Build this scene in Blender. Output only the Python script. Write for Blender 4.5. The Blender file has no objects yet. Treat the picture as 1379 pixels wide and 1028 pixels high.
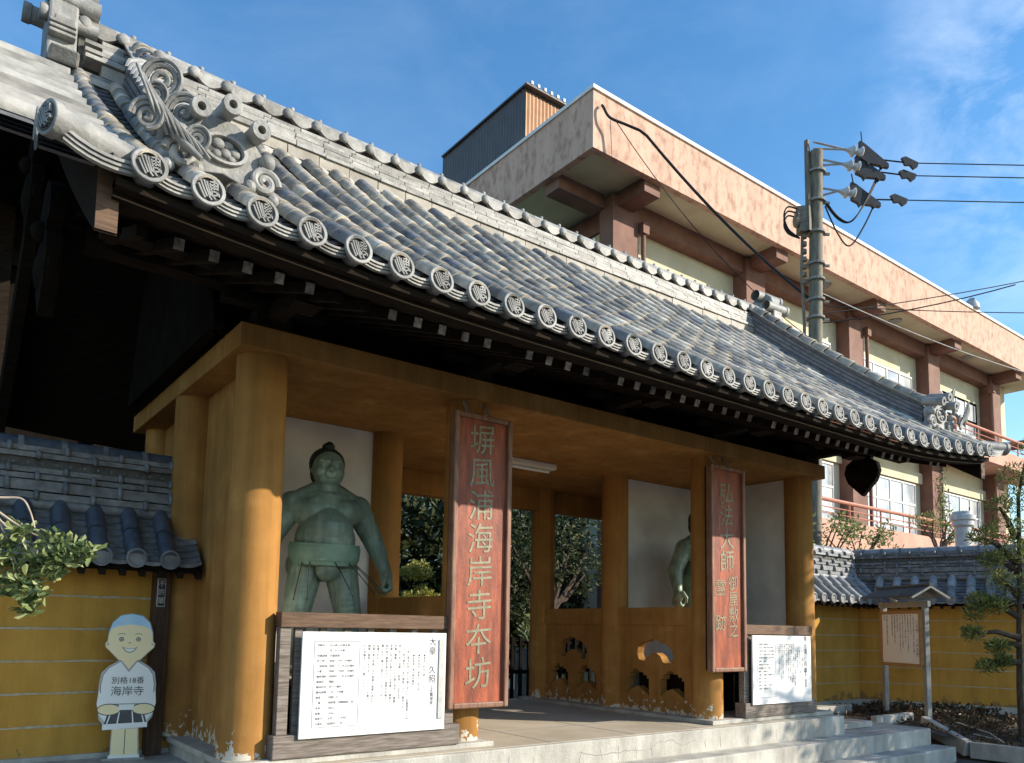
import bpy, bmesh, math, random
from math import sin, cos, pi, radians, sqrt, atan2
from mathutils import Vector, Matrix, Euler, noise as mnoise
from mathutils.geometry import tessellate_polygon

SC = bpy.context.scene
COL = SC.collection
# ------------------------------------------------------------------ camera
YAW, PITCH, ROLL = 0.65006, 0.098827, 0.01769
F = Vector((sin(YAW)*cos(PITCH), cos(YAW)*cos(PITCH), sin(PITCH)))
R0 = Vector((cos(YAW), -sin(YAW), 0)); U0 = R0.cross(F)
CR = cos(ROLL)*R0 + sin(ROLL)*U0; CU = -sin(ROLL)*R0 + cos(ROLL)*U0
cam_d = bpy.data.cameras.new('camera'); cam = bpy.data.objects.new('camera', cam_d); COL.objects.link(cam)
cam.matrix_world = Matrix(((CR.x, CU.x, -F.x, -1.809), (CR.y, CU.y, -F.y, -5.7679), (CR.z, CU.z, -F.z, 1.1054), (0, 0, 0, 1)))
cam_d.sensor_width = 36; cam_d.lens = 36*1059.51/1379; cam_d.shift_y = (741.5-514)/1379
cam_d.clip_start = .05; cam_d.clip_end = 3000
SC.camera = cam
# ------------------------------------------------------------------ sky and sun
SUN_EL, SUN_AZ = radians(24), radians(134)          # compass angle from +Y towards +X
W = bpy.data.worlds.new('World'); SC.world = W; W.use_nodes = True
nt = W.node_tree; nt.nodes.clear()
def wn(t): return nt.nodes.new(t)
sky = wn('ShaderNodeTexSky'); sky.sky_type = 'NISHITA'; sky.sun_disc = False
sky.sun_elevation = SUN_EL; sky.sun_rotation = SUN_AZ; sky.air_density = 1.25; sky.dust_density = .2; sky.ozone_density = 3.0
tc = wn('ShaderNodeTexCoord')
mp = wn('ShaderNodeMapping'); mp.inputs['Scale'].default_value = (3.2, 3.2, 7.0); mp.inputs['Location'].default_value = (.35, .2, .15)
n1 = wn('ShaderNodeTexNoise'); n1.inputs['Scale'].default_value = 1.7; n1.inputs['Detail'].default_value = 9; n1.inputs['Roughness'].default_value = .62; n1.inputs['Distortion'].default_value = .35
r1 = wn('ShaderNodeMapRange'); r1.inputs[1].default_value = .42; r1.inputs[2].default_value = .70
def bank(d, lo, hi):
    v = wn('ShaderNodeVectorMath'); v.operation = 'DOT_PRODUCT'; v.inputs[1].default_value = Vector(d).normalized(); nt.links.new(tc.outputs['Generated'], v.inputs[0])
    m = wn('ShaderNodeMapRange'); m.inputs[1].default_value = lo; m.inputs[2].default_value = hi; nt.links.new(v.outputs['Value'], m.inputs[0]); return m.outputs[0]
def vmax(a, b):
    m = wn('ShaderNodeMath'); m.operation = 'MAXIMUM'
    for i, q in enumerate((a, b)):
        if isinstance(q, float): m.inputs[i].default_value = q
        else: nt.links.new(q, m.inputs[i])
    return m.outputs[0]
banks = vmax(vmax(bank((.945, .235, .56), .972, .9995), bank((-.6, -.7, .5), .8, .97)), vmax(bank((.3, -.9, .45), .85, .98), .10))
mu = wn('ShaderNodeMath'); mu.operation = 'MULTIPLY'
mu2 = wn('ShaderNodeMath'); mu2.operation = 'MULTIPLY'; mu2.inputs[1].default_value = .42
mixc = wn('ShaderNodeMixRGB'); mixc.inputs[2].default_value = (6.0, 6.6, 7.4, 1)
hs = wn('ShaderNodeHueSaturation'); hs.inputs['Saturation'].default_value = 1.24; hs.inputs['Value'].default_value = 1.0
bg = wn('ShaderNodeBackground'); bg.inputs[1].default_value = .15
wo = wn('ShaderNodeOutputWorld')
L = nt.links.new
L(tc.outputs['Generated'], mp.inputs[0]); L(mp.outputs[0], n1.inputs[0])
L(n1.outputs[0], r1.inputs[0]); L(r1.outputs[0], mu.inputs[0]); L(banks, mu.inputs[1])
L(mu.outputs[0], mu2.inputs[0]); L(mu2.outputs[0], mixc.inputs[0]); L(sky.outputs[0], hs.inputs['Color']); L(hs.outputs[0], mixc.inputs[1])
L(mixc.outputs[0], bg.inputs[0]); L(bg.outputs[0], wo.inputs[0])
sun_d = bpy.data.lights.new('sun', 'SUN'); sun_d.energy = 4.3; sun_d.angle = radians(.5); sun_d.color = (1, .90, .75)
sun = bpy.data.objects.new('sun', sun_d); COL.objects.link(sun); sun.location = (20, -20, 30)
TOSUN = Vector((sin(SUN_AZ)*cos(SUN_EL), cos(SUN_AZ)*cos(SUN_EL), sin(SUN_EL)))
sun.rotation_euler = TOSUN.to_track_quat('Z', 'Y').to_euler()
vs = SC.view_settings; vs.view_transform = 'Standard'; vs.look = 'None'; vs.exposure = 0.70; vs.gamma = 1; vs.use_curve_mapping = False
SC.cycles.max_bounces = 8
rnd = random.Random(7)

# ------------------------------------------------------------------ materials
def mat(name, c1, c2=None, scale=8, rough=.7, bump=.0, bscale=60, rand=0, c3=None, spec=.4, stretch=None, isl=False, metal=0, detail=6, thr=(.35, .65), coord='Object', rcols=None):
    m = bpy.data.materials.new(name); m.use_nodes = True; t = m.node_tree; b = t.nodes['Principled BSDF']
    N = t.nodes.new; K = t.links.new
    b.inputs['Roughness'].default_value = rough; b.inputs['Metallic'].default_value = metal
    b.inputs['Specular IOR Level'].default_value = spec
    tcn = N('ShaderNodeTexCoord'); src = tcn.outputs[coord]
    if coord == 'World':
        pass
    if stretch:
        mpn = N('ShaderNodeMapping'); mpn.inputs['Scale'].default_value = stretch; K(src, mpn.inputs[0]); src = mpn.outputs[0]
    col = None
    rn = None
    if rand or rcols or isl:
        if isl:
            g = N('ShaderNodeNewGeometry'); rn = g.outputs['Random Per Island']
        else:
            g = N('ShaderNodeObjectInfo'); rn = g.outputs['Random']
    nz = N('ShaderNodeTexNoise'); nz.inputs['Scale'].default_value = scale; nz.inputs['Detail'].default_value = detail; nz.inputs['Roughness'].default_value = .6
    if rn is not None and not isl:
        ad = N('ShaderNodeVectorMath'); ad.operation = 'ADD'
        cb = N('ShaderNodeMath'); cb.operation = 'MULTIPLY'; cb.inputs[1].default_value = 37.0; K(rn, cb.inputs[0])
        K(src, ad.inputs[0]); K(cb.outputs[0], ad.inputs[1]); K(ad.outputs[0], nz.inputs[0])
    else:
        K(src, nz.inputs[0])
    cr = N('ShaderNodeValToRGB'); e = cr.color_ramp.elements
    e[0].position, e[1].position = thr
    e[0].color = (*c1, 1); e[1].color = (*(c2 or c1), 1)
    if c3:
        x = e.new((thr[0]+thr[1])/2+.06); x.color = (*c3, 1)
    K(nz.outputs[0], cr.inputs[0]); col = cr.outputs[0]
    if rcols:
        rr = N('ShaderNodeValToRGB'); rr.color_ramp.interpolation = 'CONSTANT'
        el = rr.color_ramp.elements
        while len(el) < len(rcols): el.new(.5)
        for i, c in enumerate(rcols):
            el[i].position = i/len(rcols); el[i].color = (*c, 1)
        K(rn, rr.inputs[0])
        mx = N('ShaderNodeMixRGB'); mx.blend_type = 'MULTIPLY'; mx.inputs[0].default_value = 1
        K(col, mx.inputs[1]); K(rr.outputs[0], mx.inputs[2]); col = mx.outputs[0]
    if rand:
        mr = N('ShaderNodeMapRange'); mr.inputs[3].default_value = 1-rand; mr.inputs[4].default_value = 1+rand; K(rn, mr.inputs[0])
        h = N('ShaderNodeHueSaturation'); K(mr.outputs[0], h.inputs['Value']); K(col, h.inputs['Color']); col = h.outputs[0]
    K(col, b.inputs['Base Color'])
    if bump:
        nb = N('ShaderNodeTexNoise'); nb.inputs['Scale'].default_value = bscale; nb.inputs['Detail'].default_value = 5; K(src, nb.inputs[0])
        bp = N('ShaderNodeBump'); bp.inputs['Strength'].default_value = bump; bp.inputs['Distance'].default_value = .02
        K(nb.outputs[0], bp.inputs['Height']); K(bp.outputs[0], b.inputs['Normal'])
    return m

def add_wear(m, color, zlo, zhi, nscale=9, amount=.55):
    """flaked patches of bare plaster, thicker towards the foot of a wall or post"""
    t = m.node_tree; b = t.nodes['Principled BSDF']; N = t.nodes.new; K = t.links.new
    g = N('ShaderNodeNewGeometry'); sp = N('ShaderNodeSeparateXYZ'); K(g.outputs['Position'], sp.inputs[0])
    mr = N('ShaderNodeMapRange'); mr.inputs[1].default_value = zlo; mr.inputs[2].default_value = zhi; mr.inputs[3].default_value = amount; mr.inputs[4].default_value = 0; K(sp.outputs[2], mr.inputs[0])
    nz = N('ShaderNodeTexNoise'); nz.inputs['Scale'].default_value = nscale; nz.inputs['Detail'].default_value = 7; nz.inputs['Roughness'].default_value = .65; K(g.outputs['Position'], nz.inputs[0])
    lt = N('ShaderNodeMath'); lt.operation = 'LESS_THAN'; K(nz.outputs[0], lt.inputs[0]); K(mr.outputs[0], lt.inputs[1])
    mx = N('ShaderNodeMixRGB'); mx.inputs[2].default_value = (*color, 1)
    old = b.inputs['Base Color'].links[0].from_socket
    K(lt.outputs[0], mx.inputs[0]); K(old, mx.inputs[1]); K(mx.outputs[0], b.inputs['Base Color'])

def add_streaks(m, lo=.8, hi=1.06, sc=(7, 7, .4), thr=(.32, .62)):
    """rain streaks and hand-trowelled drift running down the surface"""
    t = m.node_tree; b = t.nodes['Principled BSDF']; N = t.nodes.new; K = t.links.new
    g = N('ShaderNodeNewGeometry'); mp_ = N('ShaderNodeMapping'); mp_.inputs['Scale'].default_value = sc; K(g.outputs['Position'], mp_.inputs[0])
    nz = N('ShaderNodeTexNoise'); nz.inputs['Scale'].default_value = 1; nz.inputs['Detail'].default_value = 8; nz.inputs['Roughness'].default_value = .68; K(mp_.outputs[0], nz.inputs[0])
    mr = N('ShaderNodeMapRange'); mr.inputs[1].default_value, mr.inputs[2].default_value = thr; mr.inputs[3].default_value = lo; mr.inputs[4].default_value = hi; K(nz.outputs[0], mr.inputs[0])
    mx = N('ShaderNodeMixRGB'); mx.blend_type = 'MULTIPLY'; mx.inputs[0].default_value = 1
    old = b.inputs['Base Color'].links[0].from_socket; K(old, mx.inputs[1]); K(mr.outputs[0], mx.inputs[2]); K(mx.outputs[0], b.inputs['Base Color'])
TCOLS = [(1.1, 1.06, .99), (.55, .55, .55), (.98, .93, .85), (.74, .73, .71), (1.3, 1.25, 1.15), (.40, .44, .52), (.88, .86, .83), (1.08, 1.0, .89), (.64, .63, .62)]
M = {}
M['tile'] = mat('silver_tile', (.25, .238, .215), (.57, .535, .475), 6, .68, .2, 40, rcols=TCOLS, spec=.25, detail=9)
M['tile_isl'] = mat('silver_tile_mass', (.25, .238, .215), (.57, .535, .475), 6, .68, .2, 40, rcols=TCOLS, isl=True, spec=.25, detail=9)
def lip_band(m):
    """paler lip and duller neck on every lapped tile (along the tile's own length)"""
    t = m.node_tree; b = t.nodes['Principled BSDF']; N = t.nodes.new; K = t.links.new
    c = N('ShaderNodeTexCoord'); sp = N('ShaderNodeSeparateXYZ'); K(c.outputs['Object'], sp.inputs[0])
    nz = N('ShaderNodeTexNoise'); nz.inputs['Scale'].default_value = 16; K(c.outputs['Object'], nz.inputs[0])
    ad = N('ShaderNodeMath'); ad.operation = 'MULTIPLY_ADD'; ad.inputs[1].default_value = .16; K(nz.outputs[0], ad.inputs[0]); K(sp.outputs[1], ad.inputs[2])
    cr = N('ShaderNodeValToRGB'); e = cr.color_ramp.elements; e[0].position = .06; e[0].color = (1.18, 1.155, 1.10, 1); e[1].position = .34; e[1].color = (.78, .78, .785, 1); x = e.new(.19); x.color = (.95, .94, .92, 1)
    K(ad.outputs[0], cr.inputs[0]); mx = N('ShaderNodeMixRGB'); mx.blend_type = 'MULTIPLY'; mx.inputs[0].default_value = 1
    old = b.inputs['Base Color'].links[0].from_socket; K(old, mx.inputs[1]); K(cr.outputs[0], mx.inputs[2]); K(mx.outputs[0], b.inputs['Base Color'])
lip_band(M['tile'])
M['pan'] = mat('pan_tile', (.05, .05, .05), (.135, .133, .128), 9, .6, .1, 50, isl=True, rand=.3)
M['noshi'] = mat('pale_ridge_tile', (.225, .22, .21), (.43, .42, .395), 7, .55, .2, 50, rcols=[(1, 1, .98), (.86, .85, .82), (1.05, 1.02, .97), (.72, .70, .66)])
M['noshi_tan'] = mat('tan_ridge_tile', (.28, .25, .20), (.40, .365, .31), 7, .6, .2, 50, rand=.15)
M['eave'] = mat('eave_tile', (.19, .19, .18), (.37, .36, .335), 7, .6, .25, 45, rand=.15, c3=(.30, .295, .28), detail=9)
M['recess_dark'] = mat('dark_recess', (.055, .055, .052), (.11, .11, .10), 20, .8)  # plain dark tone for recessed plates and cores behind tile courses
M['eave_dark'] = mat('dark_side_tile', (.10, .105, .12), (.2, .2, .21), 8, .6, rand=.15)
M['plaster_joint'] = mat('roof_plaster', (.34, .32, .28), (.48, .46, .41), 12, .8)
M['bluetile'] = mat('blue_black_tile', (.045, .055, .075), (.085, .10, .125), 14, .5, .25, 70, rand=.15, spec=.5)
M['wtile'] = mat('grey_wall_tile', (.20, .21, .22), (.33, .34, .34), 9, .5, .15, 60, rand=.25)
M['wnoshi'] = mat('grey_ridge_tile', (.10, .105, .112), (.23, .235, .24), 10, .5, .1, 60, rand=.15)
M['stucco'] = mat('ochre_stucco', (.31, .150, .040), (.44, .230, .068), 2.2, .88, .13, 110, c3=(.38, .188, .052), spec=.2)
add_streaks(M['stucco'], .78, 1.08, (9, 9, .5))
add_wear(M['stucco'], (.60, .55, .45), .08, .80, 13, .53)
M['yellow'] = mat('yellow_stucco', (.47, .25, .045), (.59, .33, .070), 2, .85, .25, 90, spec=.2, thr=(.3, .7))
add_streaks(M['yellow'], .80, 1.06, (5, 5, .6))
add_wear(M['yellow'], (.27, .16, .06), -.15, .50, 4, .58)
M['whiteline'] = mat('white_line_plaster', (.36, .30, .19), (.50, .43, .30), 20, .8)
M['plaster'] = mat('niche_plaster', (.58, .565, .53), (.76, .745, .71), 1.6, .85, .15, 70, spec=.2)
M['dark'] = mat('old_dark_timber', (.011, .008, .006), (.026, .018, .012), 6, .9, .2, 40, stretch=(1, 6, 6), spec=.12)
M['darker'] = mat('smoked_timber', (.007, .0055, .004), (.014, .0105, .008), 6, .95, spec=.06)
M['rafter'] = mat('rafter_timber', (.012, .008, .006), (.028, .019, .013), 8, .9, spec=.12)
M['endgrain'] = mat('pale_end_grain', (.22, .17, .12), (.72, .66, .56), 22, .8, rand=.45)
M['brownwood'] = mat('brown_weathered_timber', (.09, .05, .028), (.18, .105, .062), 5, .7, .25, 40, stretch=(1.2, 14, 14), rand=.15)
M['greywood'] = mat('grey_weathered_timber', (.11, .088, .072), (.29, .245, .21), 4, .8, .3, 40, stretch=(1.2, 16, 16), rand=.15)
M['postbrown'] = mat('dark_post_timber', (.045, .024, .013), (.09, .05, .028), 6, .7, .1, 40, stretch=(8, 8, 1))
M['signred'] = mat('red_lacquer_board', (.15, .036, .018), (.42, .100, .042), 3.2, .5, .2, 30, stretch=(5, 5, .9), c3=(.31, .070, .030), detail=9)
M['frame_red'] = mat('sign_frame_timber', (.16, .07, .045), (.30, .16, .10), 5, .55, .1, 40, stretch=(6, 6, 1))
M['gold'] = mat('tarnished_gold', (.17, .165, .10), (.31, .29, .19), 25, .5)
M['concrete'] = mat('worn_concrete', (.34, .32, .28), (.56, .53, .47), 1.7, .85, .3, 50, c3=(.47, .45, .40), detail=10, thr=(.30, .66))
add_streaks(M['concrete'], .70, 1.06, (4, 4, 1.1), (.34, .58))
M['concrete_floor'] = mat('smooth_concrete_floor', (.42, .36, .27), (.54, .47, .37), 1.4, .8, .1, 60, detail=8)
M['asphalt'] = mat('street_asphalt', (.06, .06, .06), (.11, .11, .105), 20, .9, .3, 90)
M['soil'] = mat('garden_soil', (.030, .022, .016), (.09, .068, .05), 9, .95, .6, 40, detail=9)
M['bronze'] = mat('green_bronze', (.15, .195, .15), (.31, .40, .30), 3, .45, .12, 50, c3=(.22, .29, .22), metal=.1)
M['bronze2'] = mat('green_bronze_belt', (.15, .24, .175), (.24, .37, .27), 4, .45, .12, 50, metal=.1)
M['bronze_hair'] = mat('dark_bronze_hair', (.02, .03, .026), (.035, .05, .042), 12, .6, metal=.3)
M['white_board'] = mat('white_enamel_board', (.80, .80, .80), (.84, .84, .83), 2, .3, spec=.5)
M['ink'] = mat('black_ink', (.035, .035, .045), None, 5, .7)
M['ink_red'] = mat('ink_blue_black', (.05, .05, .08), None, 5, .7)
M['pink'] = mat('pink_stucco', (.43, .265, .19), (.64, .425, .32), 5.5, .85, .4, 25, c3=(.61, .395, .295), spec=.2, detail=10, thr=(.34, .52), stretch=(1, 1, .55))
add_streaks(M['bronze'], .66, 1.1, (14, 14, 1.6), (.34, .62))
add_streaks(M['pink'], .84, 1.05, (3, 3, .35))
M['pinkflat'] = mat('pink_band_paint', (.56, .31, .23), (.66, .39, .29), 1.5, .85, spec=.2)
M['redbrown'] = mat('red_brown_paint', (.18, .092, .068), (.25, .135, .103), 2, .75, .1, 60, spec=.3)
M['cream'] = mat('cream_wall', (.58, .53, .36), (.69, .64, .46), 1.2, .85, .1, 60, spec=.2)
M['coping'] = mat('white_coping', (.72, .70, .66), (.82, .80, .76), 3, .6)
M['alu'] = mat('white_window_frame', (.66, .66, .64), (.74, .74, .72), 3, .4)
M['rail'] = mat('red_rail_paint', (.40, .14, .09), (.50, .19, .12), 3, .55)
M['brownmetal'] = mat('brown_corrugated_metal', (.075, .062, .058), (.10, .082, .075), 3, .5, spec=.5)
M['sunlitmetal'] = mat('sunlit_tan_corrugated_metal', (.42, .23, .12), (.52, .29, .16), 3, .6)  # front of the same brown cladding, with sunlight put into the colour
M['greymetal'] = mat('grey_metal', (.3, .31, .32), (.42, .43, .43), 8, .45, metal=.3)
M['pole'] = mat('concrete_pole', (.13, .115, .09), (.24, .22, .17), 6, .8, .2, 50, stretch=(3, 3, .6))
M['wire'] = mat('black_cable', (.012, .012, .013), None, 5, .6)
M['blackplastic'] = mat('black_insulator_cover', (.015, .016, .018), (.03, .03, .032), 10, .5)
M['porcelain'] = mat('grey_porcelain', (.42, .42, .42), (.56, .56, .55), 10, .25, spec=.6)
M['bark'] = mat('rough_bark', (.035, .024, .017), (.10, .072, .05), 12, .9, .6, 30, stretch=(3, 3, .7))
M['twig'] = mat('pale_twig', (.34, .27, .20), (.50, .41, .32), 20, .8)
M['glass'] = mat('window_pane', (.34, .37, .40), (.62, .63, .62), .9, .08, spec=.8, coord='Object', rand=.2, thr=(.4, .6))
M['skin_print'] = mat('printed_cream', (.95, .80, .47), None, 3, .4)
M['white_print'] = mat('printed_white', (.88, .87, .82), (.9, .89, .85), 3, .4)
M['blue_print'] = mat('printed_light_blue', (.40, .62, .80), (.55, .74, .86), 6, .4)
M['dark_print'] = mat('printed_charcoal', (.055, .055, .065), (.09, .09, .10), 9, .45)
M['line_print'] = mat('printed_outline', (.10, .095, .085), None, 3, .5)
M['grey_print'] = mat('printed_grey', (.42, .40, .37), (.6, .58, .54), 9, .5)
M['lampwhite'] = mat('lamp_housing', (.62, .58, .48), (.70, .66, .56), 3, .4)
M['paper'] = mat('pale_notice', (.88, .90, .93), (.92, .94, .96), 3, .6)
M['varnish'] = mat('varnished_frame', (.36, .20, .08), (.46, .27, .12), 6, .5, stretch=(1, 1, 6))
M['greypost'] = mat('grey_painted_post', (.26, .26, .25), (.36, .36, .34), 5, .7, stretch=(8, 8, 1))
M['slate'] = mat('grey_green_roof_sheet', (.07, .08, .075), (.12, .13, .125), 6, .95, rand=.2)
M['stone'] = mat('garden_stone', (.18, .175, .165), (.34, .33, .31), 5, .9, .5, 20)

def leafmat(name, c1, c2, c3, trans=.35):
    m = bpy.data.materials.new(name); m.use_nodes = True; t = m.node_tree; b = t.nodes['Principled BSDF']; N = t.nodes.new; K = t.links.new
    g = N('ShaderNodeNewGeometry'); cr = N('ShaderNodeValToRGB'); e = cr.color_ramp.elements
    e[0].color = (*c1, 1); e[1].color = (*c3, 1); x = e.new(.5); x.color = (*c2, 1)
    K(g.outputs['Random Per Island'], cr.inputs[0]); K(cr.outputs[0], b.inputs['Base Color']); b.inputs['Roughness'].default_value = .5
    tr = N('ShaderNodeBsdfTranslucent'); K(cr.outputs[0], tr.inputs[0]); mx = N('ShaderNodeMixShader'); mx.inputs[0].default_value = trans
    o = t.nodes['Material Output']; K(b.outputs[0], mx.inputs[1]); K(tr.outputs[0], mx.inputs[2]); K(mx.outputs[0], o.inputs[0])
    return m
M['leaf_shrub'] = leafmat('shrub_leaf', (.08, .12, .035), (.20, .26, .09), (.42, .45, .20))
M['leaf_dark'] = leafmat('dark_leaf', (.025, .04, .016), (.05, .07, .025), (.12, .13, .05))
M['leaf_pine'] = leafmat('pine_needles', (.06, .10, .028), (.14, .18, .045), (.36, .36, .11))
M['leaf_yellow'] = leafmat('yellow_green_leaf', (.22, .24, .04), (.36, .36, .08), (.5, .48, .14))
M['leaf_dry'] = leafmat('dry_leaf', (.05, .03, .018), (.10, .06, .035), (.06, .075, .03))

# ------------------------------------------------------------------ mesh helpers
def wloc(p):
    v = Vector((0, 0, 0))
    while p is not None:
        v += p.location; p = p.parent
    return v
def tag(o, label=None, cat=None, group=None, kind=None):
    if label: o['label'] = label
    if cat: o['category'] = cat
    if group: o['group'] = group
    if kind: o['kind'] = kind
    return o
def thing(name, label, cat, loc, group=None):
    o = bpy.data.objects.new(name, None); COL.objects.link(o); o.location = loc; o.empty_display_size = .2
    return tag(o, label, cat, group)
def link(name, me, parent=None):
    o = bpy.data.objects.new(name, me); COL.objects.link(o)
    if parent is not None: o.parent = parent
    return o
class MB:
    def __init__(s): s.v, s.f = [], []
    def add(s, vs, fs):
        n = len(s.v); s.v += [tuple(v) for v in vs]; s.f += [tuple(i+n for i in f) for f in fs]; return s
    def box(s, x0, x1, y0, y1, z0, z1):
        return s.add([(x0, y0, z0), (x1, y0, z0), (x1, y1, z0), (x0, y1, z0), (x0, y0, z1), (x1, y0, z1), (x1, y1, z1), (x0, y1, z1)],
                     [(0, 3, 2, 1), (4, 5, 6, 7), (0, 1, 5, 4), (1, 2, 6, 5), (2, 3, 7, 6), (3, 0, 4, 7)])
    def obox(s, c, size, rot):
        c = Vector(c); hx, hy, hz = [a/2 for a in size]
        vs = [c + rot @ Vector((x, y, z)) for z in (-hz, hz) for x, y in ((-hx, -hy), (hx, -hy), (hx, hy), (-hx, hy))]
        return s.add(vs, [(0, 3, 2, 1), (4, 5, 6, 7), (0, 1, 5, 4), (1, 2, 6, 5), (2, 3, 7, 6), (3, 0, 4, 7)])
    def bar(s, a, b, w, h, up=(0, 0, 1)):
        a, b = Vector(a), Vector(b); d = (b-a); l = d.length; d.normalize(); u = Vector(up); sd = d.cross(u).normalized(); u = sd.cross(d)
        rot = Matrix((sd, d, u)).transposed()
        return s.obox((a+b)/2, (w, l, h), rot)
    def tube(s, pts, r, n=8, caps=True):
        pts = [Vector(p) for p in pts]; k = len(pts); rs = r if isinstance(r, (list, tuple)) else [r]*k
        vs = []; prev = None
        for i, p in enumerate(pts):
            t = (pts[min(i+1, k-1)]-pts[max(i-1, 0)]).normalized()
            if prev is None:
                a = Vector((0, 0, 1)) if abs(t.z) < .9 else Vector((1, 0, 0)); u = t.cross(a).normalized()
            else:
                u = (prev - t*prev.dot(t)).normalized()
            prev = u; w = t.cross(u)
            vs += [p + rs[i]*(cos(2*pi*j/n)*u + sin(2*pi*j/n)*w) for j in range(n)]
        fs = [(i*n+j, i*n+(j+1) % n, (i+1)*n+(j+1) % n, (i+1)*n+j) for i in range(k-1) for j in range(n)]
        if caps: fs += [tuple(reversed(range(n))), tuple(range((k-1)*n, k*n))]
        return s.add(vs, fs)
    def lathe(s, a, d, prof, n=20):
        """profile of (distance along d, radius) turned about the axis a + t*d"""
        a = Vector(a); d = Vector(d).normalized(); u = d.cross(Vector((0, 0, 1)) if abs(d.z) < .9 else Vector((1, 0, 0))).normalized(); w = d.cross(u)
        vs = [a+d*t+r*(cos(2*pi*j/n)*u+sin(2*pi*j/n)*w) for t, r in prof for j in range(n)]; k = len(prof)
        fs = [(i*n+j, i*n+(j+1) % n, (i+1)*n+(j+1) % n, (i+1)*n+j) for i in range(k-1) for j in range(n)]
        return s.add(vs, fs)
    def cyl(s, a, b, r, n=12): return s.tube([a, b], r, n)
    def plate(s, outer, holes, t, fn):
        """outer/holes: 2-D loops; fn(u,v,w) -> xyz; w runs 0..t"""
        loops = [outer]+list(holes)
        flat = [p for lp in loops for p in lp]; n = len(flat)
        tris = tessellate_polygon([[Vector((p[0], p[1], 0)) for p in lp] for lp in loops])
        vs = [fn(p[0], p[1], 0) for p in flat]+[fn(p[0], p[1], t) for p in flat]
        fs = [tuple(x) for x in tris]+[tuple(i+n for i in reversed(x)) for x in tris]
        k = 0
        for lp in loops:
            m = len(lp)
            fs += [(k+i, k+(i+1) % m, k+(i+1) % m+n, k+i+n) for i in range(m)]
            k += m
        return s.add(vs, fs)
    def strip(s, rows, close=False):
        """rows: list of equal-length point rows -> quads"""
        n = len(rows[0]); vs = [p for r in rows for p in r]
        return s.add(vs, [(i*n+j, i*n+j+1, (i+1)*n+j+1, (i+1)*n+j) for i in range(len(rows)-1) for j in range(n-1)])
    def sphere(s, c, r, n=10, m=7, sc=(1, 1, 1)):
        c = Vector(c); vs = []; fs = []
        for i in range(m+1):
            a = pi*i/m
            for j in range(n):
                b = 2*pi*j/n; vs.append(c+Vector((r*sc[0]*sin(a)*cos(b), r*sc[1]*sin(a)*sin(b), r*sc[2]*cos(a))))
        fs = [(i*n+j, (i+1)*n+j, (i+1)*n+(j+1) % n, i*n+(j+1) % n) for i in range(m) for j in range(n)]
        return s.add(vs, fs)
    def mesh(s, name, m, smooth=False, fix=True, ang=None):
        me = bpy.data.meshes.new(name); me.from_pydata(s.v, [], s.f); me.materials.append(M[m] if isinstance(m, str) else m)
        bm = bmesh.new(); bm.from_mesh(me)
        if fix:
            bmesh.ops.recalc_face_normals(bm, faces=bm.faces)
        bm.to_mesh(me); bm.free()
        if smooth:
            for p in me.polygons: p.use_smooth = True
            if ang is not None:
                try: me.set_sharp_from_angle(angle=radians(ang))
                except Exception: pass
        return me
    def build(s, name, m, parent=None, smooth=False, bevel=0, kind=None, fix=True, ang=40):
        o0 = wloc(parent)
        if o0.length > 0: s.v = [tuple(Vector(v)-o0) for v in s.v]
        me = s.mesh(name, m, smooth, fix, ang)
        o = link(name, me, parent)
        if bevel:
            b = o.modifiers.new('edge', 'BEVEL'); b.width = bevel; b.segments = 2; b.limit_method = 'ANGLE'; b.angle_limit = radians(50)
        if kind: o['kind'] = kind
        return o
def smooth(pts, n=5):
    P_ = [Vector(p) for p in pts]; out = []
    for i in range(len(P_)-1):
        p0, p1, p2, p3 = P_[max(i-1, 0)], P_[i], P_[i+1], P_[min(i+2, len(P_)-1)]
        for k in range(n):
            t = k/n; out.append(.5*((2*p1)+(p2-p0)*t+(2*p0-5*p1+4*p2-p3)*t*t+(3*p1-p0-3*p2+p3)*t**3))
    return out+[P_[-1]]
def inst(name, me, parent, loc, rot=(0, 0, 0), scale=None):
    o = link(name, me, parent); o.location = Vector(loc)-wloc(parent); o.rotation_euler = rot
    if scale: o.scale = scale
    return o
def text_mb(body, size, ext=.002, off=0, res=2, align='CENTER', lsp=1.0, csp=1.0, aly='CENTER'):
    c = bpy.data.curves.new('lettering', 'FONT'); c.body = body; c.size = size; c.extrude = ext; c.offset = off; c.resolution_u = res
    c.align_x = align; c.align_y = aly; c.space_line = lsp; c.space_character = csp
    o = bpy.data.objects.new('lettering', c); COL.objects.link(o)
    dg = bpy.context.evaluated_depsgraph_get(); me = bpy.data.meshes.new_from_object(o.evaluated_get(dg))
    vs = [v.co.copy() for v in me.vertices]; fs = [tuple(p.vertices) for p in me.polygons]
    bpy.data.objects.remove(o); bpy.data.curves.remove(c); bpy.data.meshes.remove(me)
    return vs, fs
def put_text(mb, body, size, fn, **k):
    vs, fs = text_mb(body, size, **k); mb.add([fn(v) for v in vs], fs)
def arc(c, r, a0, a1, n):
    return [(c[0]+r*cos(a0+(a1-a0)*i/n), c[1]+r*sin(a0+(a1-a0)*i/n)) for i in range(n+1)]
def vcol(s): return '\n'.join(s)

# ------------------------------------------------------------------ ground
tag(MB().add([(-600, -600, -.61), (900, -600, -.61), (900, 900, -.61), (-600, 900, -.61)], [(0, 1, 2, 3)]).build('ground', 'asphalt'), kind='structure')
tag(MB().box(-9, .098, .3, 5.5, -.6, -.04).build('paved_terrace', 'concrete'), kind='structure')
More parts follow.
